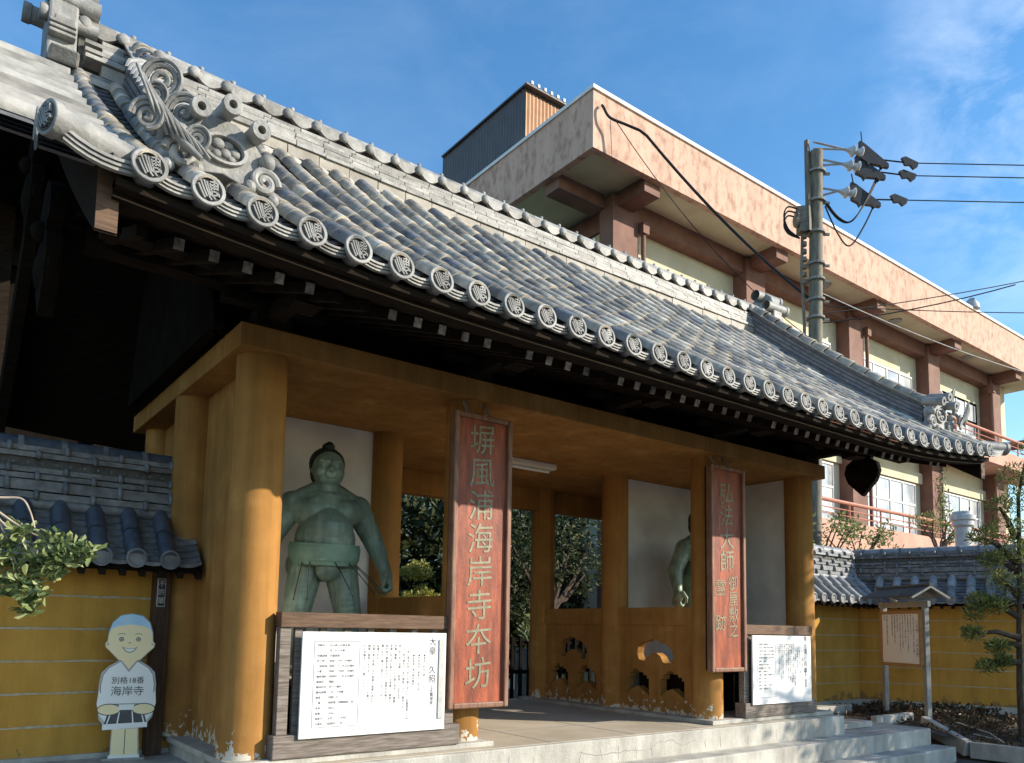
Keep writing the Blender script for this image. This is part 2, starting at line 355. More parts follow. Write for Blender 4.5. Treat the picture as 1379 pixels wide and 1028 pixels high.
# platform with steps
steps = thing('stone_platform', 'worn pale concrete platform with broad cracked steps under the gate', 'platform', (3.9, -.2, -.6))
pf = MB()
pf.box(.1, 7.88, -.18, 3.75, -.6, .06); pf.build('platform_body', 'concrete', steps, bevel=.012)
MB().box(.16, 7.82, -.12, 3.7, .06, .064).build('floor_slab', 'concrete_floor', steps)
MB().box(2.2, 9.61, -.46, -.18, -.6, -.174).build('step', 'concrete', steps, bevel=.015)
MB().box(7.884, 9.61, -.18, .35, -.6, -.174).build('step', 'concrete', steps, bevel=.015)
MB().box(3.0, 9.64, -.774, -.46, -.6, -.391).build('step', 'concrete', steps, bevel=.015)
MB().box(7.883, 9.0, .05, .38, -.17, -.09).build('curb_slab', 'concrete', steps, bevel=.01)
rc = random.Random(3)
def crack(x, z0, z1, w=.010, lean=0):
    p = []; z = z1; xx = x
    while z > z0:
        p.append((xx, z)); z -= rc.uniform(.02, .045); xx += rc.uniform(-.014, .014)+lean
    cr = MB()
    for a, b in zip(p, p[1:]):
        cr.add([(a[0]-w/2, -.1815, a[1]), (a[0]+w/2, -.1815, a[1]), (b[0]+w/2, -.1815, b[1]), (b[0]-w/2, -.1815, b[1])], [(0, 3, 2, 1)])
    cr.build('crack', 'stone', steps, fix=False)
for x in (2.05, 2.45, 2.72, 3.3, 3.55, 3.78, 4.02, 4.25, 5.1, 5.35, 5.85, 6.4, 6.9): crack(x, -.17, rc.uniform(-.06, .0), rc.uniform(.003, .007))
xx, zz = 3.25, -.05; cr = MB()
while xx < 4.9:
    nx, nz_ = xx+rc.uniform(.02, .07), max(-.085, min(-.015, zz+rc.uniform(-.03, .03)))
    cr.add([(xx, -.1815, zz-.003), (nx, -.1815, nz_-.003), (nx, -.1815, nz_+.003), (xx, -.1815, zz+.003)], [(0, 1, 2, 3)]); xx, zz = nx, nz_
cr.build('crack', 'stone', steps, fix=False)
jt = MB()
for x in (3.0, 4.1, 5.1): jt.box(x-.004, x+.004, -.1, 3.6, .0645, .066)
for y in (.75, 1.75, 2.75): jt.box(2.4, 5.3, y-.004, y+.004, .0668, .0682)
jt.build('floor_joint', 'greymetal', steps)

# ------------------------------------------------------------------ the gate
gate = thing('temple_gate', 'ochre pillared temple gate with a large curved roof of silver grey tiles', 'gate', (3.93, 1.7, .06))
GX = [.26, 2.19, 5.67, 7.60]; GY = [.25, 1.78, 3.30]
for x0, x1 in ((.06, 2.39), (5.42, 7.86)):
    MB().box(x0, x1, -.03, 3.52, .064, .112).build('plinth', 'concrete', gate, bevel=.008)
for i, x in enumerate(GX):
    for j, y in enumerate(GY):
        n = 28; rows = []; dx = -.06 if (i, j) == (0, 1) else 0; q_ = 1.1 if (i, j) in ((0, 0), (0, 1)) else 1
        for z, r in ((.112, .184*q_), (.6, .181*q_), (3.18, .178*q_)):
            rows.append([(x+dx+r*cos(2*pi*k/n), y+r*sin(2*pi*k/n), z) for k in range(n+1)])
        MB().strip(rows).build('column', 'stucco', gate, smooth=True)
MB().box(0, 7.855, 0, 3.56, 3.18, 3.36).build('ceiling_slab', 'stucco', gate, bevel=.008)
for x0, x1 in ((.44, 2.01), (2.37, 5.49), (5.85, 7.42)):
    MB().box(x0, x1, 3.22, 3.38, 2.86, 3.178).build('header_beam', 'stucco', gate, bevel=.006)
for y0, y1 in ((.43, 1.6), (1.96, 3.12)):
    for x, s in ((.30, 1), (7.56, -1)):
        MB().box(x-.06, x+.06, y0-.05, y1+.05, .112, 3.178).build('side_wall', 'stucco', gate)
        MB().box(x+s*.061, x+s*.066, y0-.03, y1+.03, .115, 3.175).build('plaster_lining', 'plaster', gate)
for x0, x1 in ((.40, 2.05), (5.81, 7.46)):
    MB().box(x0, x1, 1.76, 1.86, .112, 3.178).build('niche_back_wall', 'plaster', gate)
def fanhole(y0):
    pts = [(0, .0), (.03, .10), (.12, .165), (.24, .20), (.27, .225), (.40, .225), (.43, .20), (.52, .19), (.585, .12), (.60, .04), (.57, -.03), (.48, -.05), (.43, .00), (.36, .05), (.28, .06), (.21, .02), (.17, -.05), (.10, -.075), (.03, -.05)]
    return [(y0+p[0], .775+p[1]) for p in reversed(pts)]
def nicheh(y0):
    w = .385
    return [(y0+p[0], .30+p[1]) for p in reversed([(0, 0), (0, .21), (.035, .21), (.035, .25), (.09, .25), (.10, .285), (.17, .285), (.18, .32), (.27, .32), (.28, .285), (.33, .27), (.335, .22), (w, .21), (w, 0), (.30, .07), (.19, .11), (.08, .05)])]
for x in (2.19, 5.67):
    for y0, y1 in ((.40, 1.62), (1.94, 3.14)):
        o = (y0+y1)/2-.60
        MB().plate([(y0, .112), (y1, .112), (y1, 1.18), (y0, 1.18)], [fanhole(o+.30), nicheh(o+.13), nicheh(o+.70)], .12, lambda u, v, w, x=x: (x-.06+w, u, v)).build('pierced_panel', 'stucco', gate)
        MB().box(x-.085, x+.085, y0, y1, 1.18, 1.40).build('panel_rail', 'stucco', gate, bevel=.006)

# --- roof profile
XC = 3.93; NR = 35; S0 = .2886; X0R = -1.017
RX = [X0R+i*S0+(.02*((i-28)/6.)**2 if i > 28 else 0) for i in range(NR)]
def rise(X, y):
    t = max(0, (abs(X-XC)-2.4)/2.5); k = .10 if X < XC else .155
    return k*t*t*max(0, min(1, (1.5-y)/3.1))
def crest(X, y):
    d = y+1.636
    return 3.36+.6657*d+.0366*d*d+rise(X, y)
def slope(y, X=XC):
    return atan2(crest(X, y+.01)-crest(X, y-.01), .02)
roof = bpy.data.objects.new('roof', None); COL.objects.link(roof); roof.parent = gate; roof.location = (0, 0, 3.3)
# deck (underside is old dark boarding)
dk = MB(); ys = [-1.56+i*(3.26/10) for i in range(11)]; xs = [-1.16+i*(10.22/24) for i in range(25)]
top = [[(x, y, crest(x, y)-.13) for x in xs] for y in ys]+[[(x, 3.4-y, crest(x, y)-.13) for x in xs] for y in reversed(ys[:-1])]
und = [[(p[0], p[1], p[2]-.05) for p in r] for r in top]
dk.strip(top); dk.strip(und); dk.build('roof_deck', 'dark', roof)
# pan tiles between the rolls
pn = MB()
for i in range(-1, NR):
    xa = RX[i] if i >= 0 else RX[0]-.16; xb = RX[i+1] if i < NR-1 else RX[-1]+.16
    y = -1.63
    while y < 1.42:
        y1 = min(y+.135, 1.45); rows = []
        for yy, dz in ((y, .012), (y1, -.014)):
            rows.append([(xa+(xb-xa)*k/4, yy, crest((xa+xb)/2, yy)-.075-.035*(1-((k-2)/2.)**2)+dz) for k in range(5)])
        lip = [(p[0], p[1], p[2]-.02) for p in rows[0]]
        pn.strip([lip]+rows); y = y1
tag(pn.build('pan_tile_courses', 'pan', roof, kind='stuff', fix=False))
# round tiles: half tubes, each lapping over the one below
def roll_mesh(L, r0, r1, name, m, lo=.0):
    b = MB(); n = 9; rows = []
    for y, r, dz in ((0, r0-.014, 0), (0, r0, 0), (.02, r0, 0), (L, r1, -.004)):
        rows.append([(r*cos(pi*k/n), y, lo+max(0, r)*sin(pi*k/n)*1.05+dz) for k in range(n+1)])
    b.strip(rows); return b.mesh(name, m, True, False, 50)
NT = 14; y0r, y1r = -1.636, 1.36; Lr = (y1r-y0r)/NT
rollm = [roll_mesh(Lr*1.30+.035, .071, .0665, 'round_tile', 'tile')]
cells = []
Cc = Vector((-1.809, -5.768, 1.105))
for i, x in enumerate(RX):
    for k in range(NT):
        y = y0r+k*Lr
        cells.append(((Vector((x, y, crest(x, y)))-Cc).length, i, k, x, y))
cells.sort()
far = MB()
for q, (d, i, k, x, y) in enumerate(cells):
    a = slope(y+Lr/2, x); jit = rnd.uniform(-.004, .004); z = crest(x, y)-.066
    if q < 300:
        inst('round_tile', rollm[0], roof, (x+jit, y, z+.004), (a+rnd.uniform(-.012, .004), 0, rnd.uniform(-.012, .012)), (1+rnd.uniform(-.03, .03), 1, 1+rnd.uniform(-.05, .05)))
    else:
        mt = Matrix.Translation((x+jit, y, z+.004)) @ Euler((a-.004, 0, rnd.uniform(-.012, .012))).to_matrix().to_4x4()
        me = rollm[0]; far.add([mt @ v.co for v in me.vertices], [tuple(p.vertices) for p in me.polygons])
far.build('round_tile_rest', 'tile_isl', roof, smooth=True, kind='stuff', fix=False)
# eave discs with the carved crest
def disc_meshes():
    n = 28; R = .0875; b = MB()
    rim = []
    for y, r in ((.10, .060), (.004, .062), (.0, R*.97), (-.012, R), (-.024, R), (-.027, R*.96), (-.027, R*.80), (-.014, R*.77)):
        rim.append([(r*cos(2*pi*k/n), y, r*sin(2*pi*k/n)) for k in range(n+1)])
    b.strip(rim)
    p = MB(); p.add([(R*.80*cos(2*pi*k/n), -.013, R*.80*sin(2*pi*k/n)) for k in range(n)], [tuple(range(n))])
    s = MB()
    def stroke(pts, w):
        for a, c in zip(pts, pts[1:]):
            dx, dz = c[0]-a[0], c[1]-a[1]; l = sqrt(dx*dx+dz*dz) or 1; nx, nz2 = -dz/l*w/2, dx/l*w/2
            q = [(a[0]-nx, a[1]-nz2), (c[0]-nx, c[1]-nz2), (c[0]+nx, c[1]+nz2), (a[0]+nx, a[1]+nz2)]
            s.add([(x, -.026, z) for x, z in q]+[(x, -.012, z) for x, z in q], [(0, 1, 2, 3), (0, 4, 5, 1), (2, 6, 7, 3)])
    for kk in range(5):
        x = -.056+kk*.0135; pts = [(x+.010*sin(t*2.2+kk*.2)+.030*(t**2)*(1-kk*.08), .047-.006*abs(kk-2)-t*(.088-.004*kk)) for t in [q/6 for q in range(7)]]
        pts = [p2 for p2 in pts if p2[0]**2+p2[1]**2 < (.066)**2]
        stroke(pts, .0078)
    for z in (.044, .026, .010): stroke([(.006, z), (.030, z+.004), (.050, z-.002)], .008)
    stroke([(.028, .056), (.026, .002)], .008); stroke([(.044, .046), (.046, .006)], .008)
    stroke([(.010, -.008), (.040, -.006), (.044, -.022), (.020, -.030), (.034, -.048)], .0085); stroke([(.050, -.010), (.054, -.030)], .008)
    stroke([(.000, -.036), (.016, -.056)], .008)
    return b.mesh('eave_tile', 'eave', True, True, 35), p.mesh('crest_recess', 'recess_dark', fix=False), s.mesh('carved_crest', 'eave', fix=False)
dm, dp, ds = disc_meshes()
EAV = []
for x in RX:
    z = crest(x, -1.636)-.077
    t = inst('eave_tile', dm, roof, (x, -1.645, z), (-.08, rnd.uniform(-.05, .05), 0))
    # carved plate and crest share one child mesh each
    for nme, me in (('crest_recess', dp), ('carved_crest', ds)):
        c = link(nme, me, t)
# flat eave tiles between the discs: stacked curved lips
def lip_mesh(w):
    b = MB(); m = 6
    for q in range(3):
        z = -.016*q; yy = -.016+.010*q; rows = []
        pts = [(-w/2+w*k/m, -.030*(1-((k-m/2)/(m/2))**2)) for k in range(m+1)]
        top = [(x, yy, zz+z) for x, zz in pts]; bot = [(x, yy, zz+z-.013) for x, zz in pts]; tb = [(x, yy+.30, zz+z+.2*.66) for x, zz in pts]; bb = [(x, yy+.03, zz+z-.013) for x, zz in pts]
        b.strip([tb, top, bot, bb])
    return b.mesh('flat_eave_tile', 'noshi', False, False)
lm = lip_mesh(.25)
for a, c in zip(RX, RX[1:]):
    x = (a+c)/2; inst('flat_eave_tile', lm, roof, (x, -1.632, crest(x, -1.636)-.070), (0, -atan2(crest(c, -1.636)-crest(a, -1.636), c-a), 0), ((c-a)/.2886, 1, 1))
# eave boards, soffit and rafters
ev = MB(); xs = [-1.2+i*(10.26/24) for i in range(25)]
def edge(y0, y1, z0, z1, x0=-1.15, x1=9.02, n=24, b=None):
    b = b or MB(); r = []
    X = [x0+(x1-x0)*k/n for k in range(n+1)]
    for y, z in ((y0, z0), (y1, z0), (y1, z1), (y0, z1), (y0, z0)):
        r.append([(x, y, z+rise(x, -1.6)) for x in X])
    return b.strip(r)
edge(-1.575, -1.50, 3.165, 3.21).build('eave_batten', 'dark', roof)
edge(-1.50, -1.38, 3.14, 3.205).build('eave_board', 'dark', roof)
edge(-1.503, -1.501, 3.137, 3.145).build('eave_bead', 'brownwood', roof)
sf = MB(); X = [-1.15+(10.17)*k/24 for k in range(25)]
sf.strip([[(x, -1.45, 3.20+rise(x, -1.6)) for x in X], [(x, .6, 3.92+rise(x, .2)) for x in X]])
sf.strip([[(x, -1.45, 3.215+rise(x, -1.6)) for x in X], [(x, .6, 3.95+rise(x, .2)) for x in X]])
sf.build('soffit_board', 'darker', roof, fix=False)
edge(-1.13, -1.08, 3.268, 3.315).build('rafter_batten', 'dark', roof)
rm = MB(); rm.obox((0, .85, 0), (.055, 1.7, .065), Matrix.Identity(3)); rme = rm.mesh('rafter', 'rafter')
em = MB(); em.box(-.0285, .0285, -.006, 0, -.033, .033); eme = em.mesh('rafter_end', 'endgrain'); eme2 = em.mesh('rafter_end', 'rafter')
k = 0; x = -.926
while x < 8.95:
    z = 3.225+rise(x, -1.6)*.8
    r = inst('rafter', rme, roof, (x, -1.10, z), (.34, 0, 0))
    link('rafter_end', eme if rnd.random() < .8 else eme2, r)
    x += .2
for y, z0, z1 in ((-.55, 3.47, 3.62), (.1, 3.62, 3.80)):
    MB().box(-1.05, 8.92, y-.08, y+.08, z0, z1).build('purlin', 'dark', roof)
MB().box(-.1, 7.95, .32, .40, 3.362, 4.6).build('wall_board', 'darker', roof)
for x in GX+[3.93]:
    br = MB()
    br.box(x-.14, x+.14, .02, .30, 3.362, 3.50); br.box(x-.06, x+.06, -.72, .3, 3.42, 3.52); br.box(x-.1, x+.1, -.66, -.44, 3.34, 3.42)
    br.box(x-.4, x+.4, -.02, .1, 3.50, 3.56)
    br.build('bracket_arm', 'dark', roof)
for x in (-.1, 7.95):
    MB().plate([(.2, 3.362), (3.2, 3.362), (2.6, 5.0), (1.7, 5.75), (.8, 5.0)], [], .08, lambda u, v, w, x=x: (x+w-.04, u, v)).build('gable_wall', 'darker', roof)
# barge boards with their tile verges
def barge(x0, x1, name='barge_board'):
    b = MB(); ya = [-1.45+i*(3.15/12) for i in range(13)]; s1 = 1 if x0 < 0 else -1
    prof = [(y, crest(x0, y)-.17, crest(x0, y)-.17-.36-.10*max(0, (-y-.7))*0) for y in ya]+[(3.4-y, crest(x0, y)-.17, crest(x0, y)-.53) for y in reversed(ya[:-1])]
    rows = [[(x0, y, t) for y, t, u in prof], [(x1, y, t) for y, t, u in prof], [(x1, y, u) for y, t, u in prof], [(x0, y, u) for y, t, u in prof], [(x0, y, t) for y, t, u in prof]]
    b.strip(rows); e = prof[0]; b.add([(x0, e[0]-.001, e[1]), (x1, e[0]-.001, e[1]), (x1, e[0]-.001, e[2]), (x0, e[0]-.001, e[2])], [(0, 1, 2, 3)])
    return b.build(name, 'dark', roof)
barge(-1.215, -1.11); barge(9.06, 9.165)
for xa, xb in ((-1.214, -1.111), (9.061, 9.164)):
    zt = crest(xa, -1.45)-.175
    MB().box(xa, xb, -1.462, -1.4525, zt-.345, zt).build('barge_end_grain', 'brownwood', roof)
def gegyo(x, y, ztop, s, name='pendant_carving'):
    base = [(0, 0), (.10, -.02), (.22, -.10), (.30, -.22), (.25, -.31), (.16, -.31), (.13, -.36), (.22, -.42), (.25, -.54), (.20, -.68), (.10, -.78), (0, -.88)]
    pl = [(u*s, v*s) for u, v in base]+[(-u*s, v*s) for u, v in reversed(base[1:-1])]
    b = MB(); b.plate(pl, [], .09, lambda u, v, w: (x-.045+w, y+u, ztop+v))
    b.sphere((x-.05, y, ztop-.33*s), .07*s, 10, 6); b.sphere((x+.05, y, ztop-.33*s), .07*s, 10, 6)
    b.sphere((x, y+.10*s, ztop-.55*s), .16*s, 10, 6, (.5, 1, 1)); b.sphere((x, y-.10*s, ztop-.55*s), .16*s, 10, 6, (.5, 1, 1))
    return b.build(name, 'darker', roof, smooth=True)
for x in (-1.24, 9.19):
    gegyo(x, .2, 4.05, 1.05); gegyo(x, 1.7, 5.25, 1.1)
# verge tiles along both gables
vm = MB(); n = 10
rows = []
for xx, r in ((0, .062), (.36, .070), (.38, .080), (.40, .080)):
    rows.append([(xx, r*cos(pi*k/n), r*sin(pi*k/n)) for k in range(n+1)])
vm.strip(rows); vm.add([(.40, .080*cos(2*pi*k/16), .080*sin(2*pi*k/16)) for k in range(16)], [tuple(range(16))])
vme = vm.mesh('verge_tile', 'noshi', True, False, 40)
vp = MB()
for q in range(4):
    vp.strip([[(.02+.34*u, -.13+.26*v/4, -.03-.02*q-.03*(1-((v-2)/2)**2)) for v in range(5)] for u in range(2)])
    vp.strip([[(.36, -.13+.26*v/4, -.03-.02*q-.03*(1-((v-2)/2)**2)-dz) for v in range(5)] for dz in (0, .015)])
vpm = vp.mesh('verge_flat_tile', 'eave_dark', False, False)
for sgn, xb in ((-1, -1.10), (1, 9.05)):
    for k in range(11):
        y = -1.45+k*.27; z = crest(xb, y)-.07; a = slope(y)
        R_ = Euler((0, 0, pi)).to_matrix() if sgn < 0 else Matrix.Identity(3)
        rt = (Euler((a, 0, 0)).to_matrix() @ R_).to_euler()
        vl = (1 if k == 0 else 1.6) if sgn < 0 else 1
        inst('verge_tile', vme, roof, (xb, y, z), rt, (vl, 1, 1)); inst('verge_flat_tile', vpm, roof, (xb, y+.135, crest(xb, y+.135)-.07), rt, (1.05 if k == 0 and sgn < 0 else vl, 1, 1))
    # corner roll with its own disc, and the fluted corner tile
    zc = crest(xb, -1.6)-.03; e0 = Vector((xb+sgn*.37, -1.62, zc+.015)); e1 = Vector((xb-sgn*.02, -1.46, zc+.03)); dr_ = (e0-e1).normalized()
    l = (e0-e1).length; MB().lathe(e1, dr_, [(0, .070), (l-.05, .078), (l-.045, .088), (l-.004, .088), (l, .084), (l, .071), (l-.012, .069)], 24).build('corner_tile', 'eave', roof, smooth=True, ang=35)
    q = dr_.to_track_quat('-Y', 'Z').to_euler()
    for nme, me in (('crest_recess', dp), ('carved_crest', ds)):
        c = inst(nme, me, roof, e0-dr_*.012, q)
    xr = RX[0] if sgn < 0 else RX[-1]; xm = (xr+xb+sgn*.30)/2; c = inst('flat_eave_tile', lm, roof, (xm, -1.628, crest(xb, -1.636)-.045), (0, -atan2(.06, .4)*sgn*1, 0), (abs(xr-xb-sgn*.30)/.25*.95, 1, 1.25))
def spiral(c, r0, turns, ax, ay, n=34, k=.86):
    out = []
    for i in range(n+1):
        t = i/n; r = r0*(1-k*t); a = turns*2*pi*t; out.append(Vector(c)+r*cos(a)*Vector(ax)+r*sin(a)*Vector(ay))
    return out
# wave ornaments standing on the gable corners
for sgn, xb in ((-1, -.86), (1, 8.86)):
    b = MB(); ax = (.9*sgn, .35, 0); az = (0, -.25, 1); y0 = -1.22; z0 = crest(xb, y0)-.02
    b.tube(smooth([(xb-sgn*.16, y0-.16, z0-.02), (xb-sgn*.06, y0-.12, z0+.07), (xb+sgn*.03, y0-.06, z0+.18), (xb-sgn*.02, y0, z0+.32), (xb+sgn*.05, y0+.03, z0+.44)]), [.014+.014*sin(pi*min(1, k/14))*(1-k/30) for k in range(21)], 10)
    for (cx_, cy_, cz_, r_, tr_) in ((.03, .02, .46, .095, .017), (-.08, -.06, .27, .085, .016), (.12, -.10, .15, .075, .015), (-.14, -.13, .10, .06, .013), (.07, -.03, .33, .055, .012)):
        b.tube(spiral((xb+sgn*cx_, y0+cy_, z0+cz_), r_, 1.9, ax, az), tr_, 7); b.tube(spiral((xb+sgn*cx_, y0+cy_-.012, z0+cz_), r_*1.28, .75, ax, az, k=.3), tr_*.8, 7)
    for q in range(8):
        b.tube(smooth([(xb-sgn*(.20-.035*q), y0-.17+.012*q, z0-.01+.016*q), (xb-sgn*(.12-.035*q), y0-.15, z0+.08+.022*q), (xb-sgn*(.02-.03*q), y0-.12, z0+.13+.04*q)]), .011, 6)
    b.build('wave_ornament', 'eave', roof, smooth=True)
# --- main ridge
ridge = bpy.data.objects.new('ridge', None); COL.objects.link(ridge); ridge.parent = gate; ridge.location = (0, 0, 5.6)
def rz(X):
    t = (X-XC)/5.2
    return .085*t*t
def long_box(x0, x1, y0, y1, z0, z1, n=20):
    X = [x0+(x1-x0)*k/n for k in range(n+1)]; b = MB()
    b.strip([[(x, y, z+rz(x)) for x in X] for y, z in ((y0, z0), (y1, z0), (y1, z1), (y0, z1), (y0, z0))])
    for x in (x0, x1): b.add([(x, y0, z0+rz(x)), (x, y1, z0+rz(x)), (x, y1, z1+rz(x)), (x, y0, z1+rz(x))], [(0, 1, 2, 3)])
    return b
long_box(-1.02, 8.88, 1.56, 1.86, 5.45, 6.18).build('ridge_core', 'recess_dark', ridge)
cm = [  # front Y, z, height, material, tile length
    (1.375, 5.590, .040, 'noshi', .31), (1.405, 5.660, .105, 'noshi_tan', .33), (1.385, 5.772, .034, 'noshi', .31), (1.415, 5.815, .034, 'noshi', .29),
    (1.430, 5.858, .034, 'noshi', .31), (1.442, 5.901, .034, 'noshi', .29), (1.455, 5.944, .034, 'noshi', .31), (1.468, 5.987, .034, 'noshi', .30)]
for q, (yf, z, h, m, l) in enumerate(cm):
    b = MB(); b.box(0, l-.008, 0, .16, 0, h); me = b.mesh('ridge_tile', m); x = -.98+(.13 if q % 2 else 0)
    while x < 8.80:
        o = inst('ridge_tile', me, ridge, (x, yf+rnd.uniform(-.004, .004), z+rz(x)+rnd.uniform(-.002, .002)), (rnd.uniform(-.06, -.02) if h < .06 else 0, -rz(x+.15)*0, rnd.uniform(-.008, .008)))
        x += l
    if q == 0: pass
long_box(-1.0, 8.86, 1.36, 1.46, 5.535, 5.592).build('ridge_plaster_bed', 'plaster_joint', ridge)
pj = MB()
for a, c in zip(RX, RX[1:]):
    if a < -.4 or c > 8.3: continue
    x = (a+c)/2; pj.sphere((x, 1.375, crest(x, 1.36)-.075), .085, 10, 6, (1, .45, .7))
pj.build('ridge_plaster_fill', 'plaster_joint', ridge, smooth=True)
# ridge cap tiles: scalloped lip, oval boss, top roll and knob
sc_ = MB(); w = .305; m = 8
lipt = [(w*k/m, -.025, .0) for k in range(m+1)]; lipb = [(w*k/m, -.025, -.045-.065*sin(pi*min(1, max(0, (k/m-.22)/.78)))) for k in range(m+1)]
lipbb = [(p[0], .02, p[2]) for p in lipb]; back = [(w*k/m, .12, .055) for k in range(m+1)]
sc_.strip([back, [(p[0], 0, .03) for p in lipt], lipt, lipb, lipbb])
sc_.strip([[(w*k/m, .10+.075*(1-cos(pi*j/8)), .06+.10*sin(pi*j/8)) for k in (0, m)] for j in range(9)])
sc_.strip([[(w*k/m, .085, .05+.03*j) for k in (0, m)] for j in range(2)])
sc_.strip([[(w*k/m, .245, .06-.12*j) for k in (0, m)] for j in range(2)])
capm = sc_.mesh('ridge_cap', 'noshi', True, False, 35)
bo = MB(); bo.sphere((.045, -.03, -.022), .054, 14, 9, (.95, .55, 1)); bom = bo.mesh('ridge_boss', 'eave', True)
kb = MB(); kb.cyl((.15, .175, .15), (.15, .175, .19), .022, 10); kbm = kb.mesh('ridge_knob', 'eave', True)
x = -1.03
for k in range(33):
    c = inst('ridge_cap', capm, ridge, (x, 1.525, 6.165+rz(x)), (0, -.033*(x+.15-XC)/5.2, 0)); link('ridge_boss', bom, c); link('ridge_knob', kbm, c)
    x += .3015
# ridge ends: demon-tile slab and tubes
for sgn, xe in ((-1, -1.06), (1, 8.93)):
    prof = [(-.62, -.48), (-.50, -.56), (-.36, -.50), (-.30, -.32), (-.27, -.10), (-.27, .16), (-.20, .36), (-.08, .46)]
    pl = prof+[(-u, v) for u, v in reversed(prof)]
    b = MB(); b.plate(pl, [], .22, lambda u, v, w: (xe+sgn*(w-.02), 1.7+u*.9, 6.10+rz(xe)+v)); b.build('ridge_end_tile', 'eave', ridge, bevel=.02)
    b = MB()
    for q in range(3):
        b.box(min(xe, xe+sgn*.2), max(xe, xe+sgn*.2), 1.36, 2.04, 5.86+q*.045+rz(xe), 5.89+q*.045+rz(xe))
    b.box(min(xe-sgn*.0, xe+sgn*.16), max(xe, xe+sgn*.16), 1.40, 2.0, 5.995+rz(xe), 6.05+rz(xe))
    b.build('ridge_end_band', 'noshi', ridge, bevel=.01)
    b = MB()
    for (dy, dz, l, r) in ((-.20, .15, .36, .075), (.20, .15, .36, .075), (0, .38, .46, .085), (-.16, -.02, .26, .06)):
        z = 6.12+rz(xe)+dz; a = Vector((xe-sgn*.18, 1.7+dy, z)); c = Vector((xe+sgn*l, 1.7+dy, z+.05*l))
        l_ = (c-a).length; b.lathe(a, c-a, [(0, r), (l_-.07, r), (l_-.06, r*1.14), (l_-.006, r*1.14), (l_, r*1.08), (l_, .001)], 18)
    b.build('ridge_end_tube', 'eave', ridge, smooth=True)
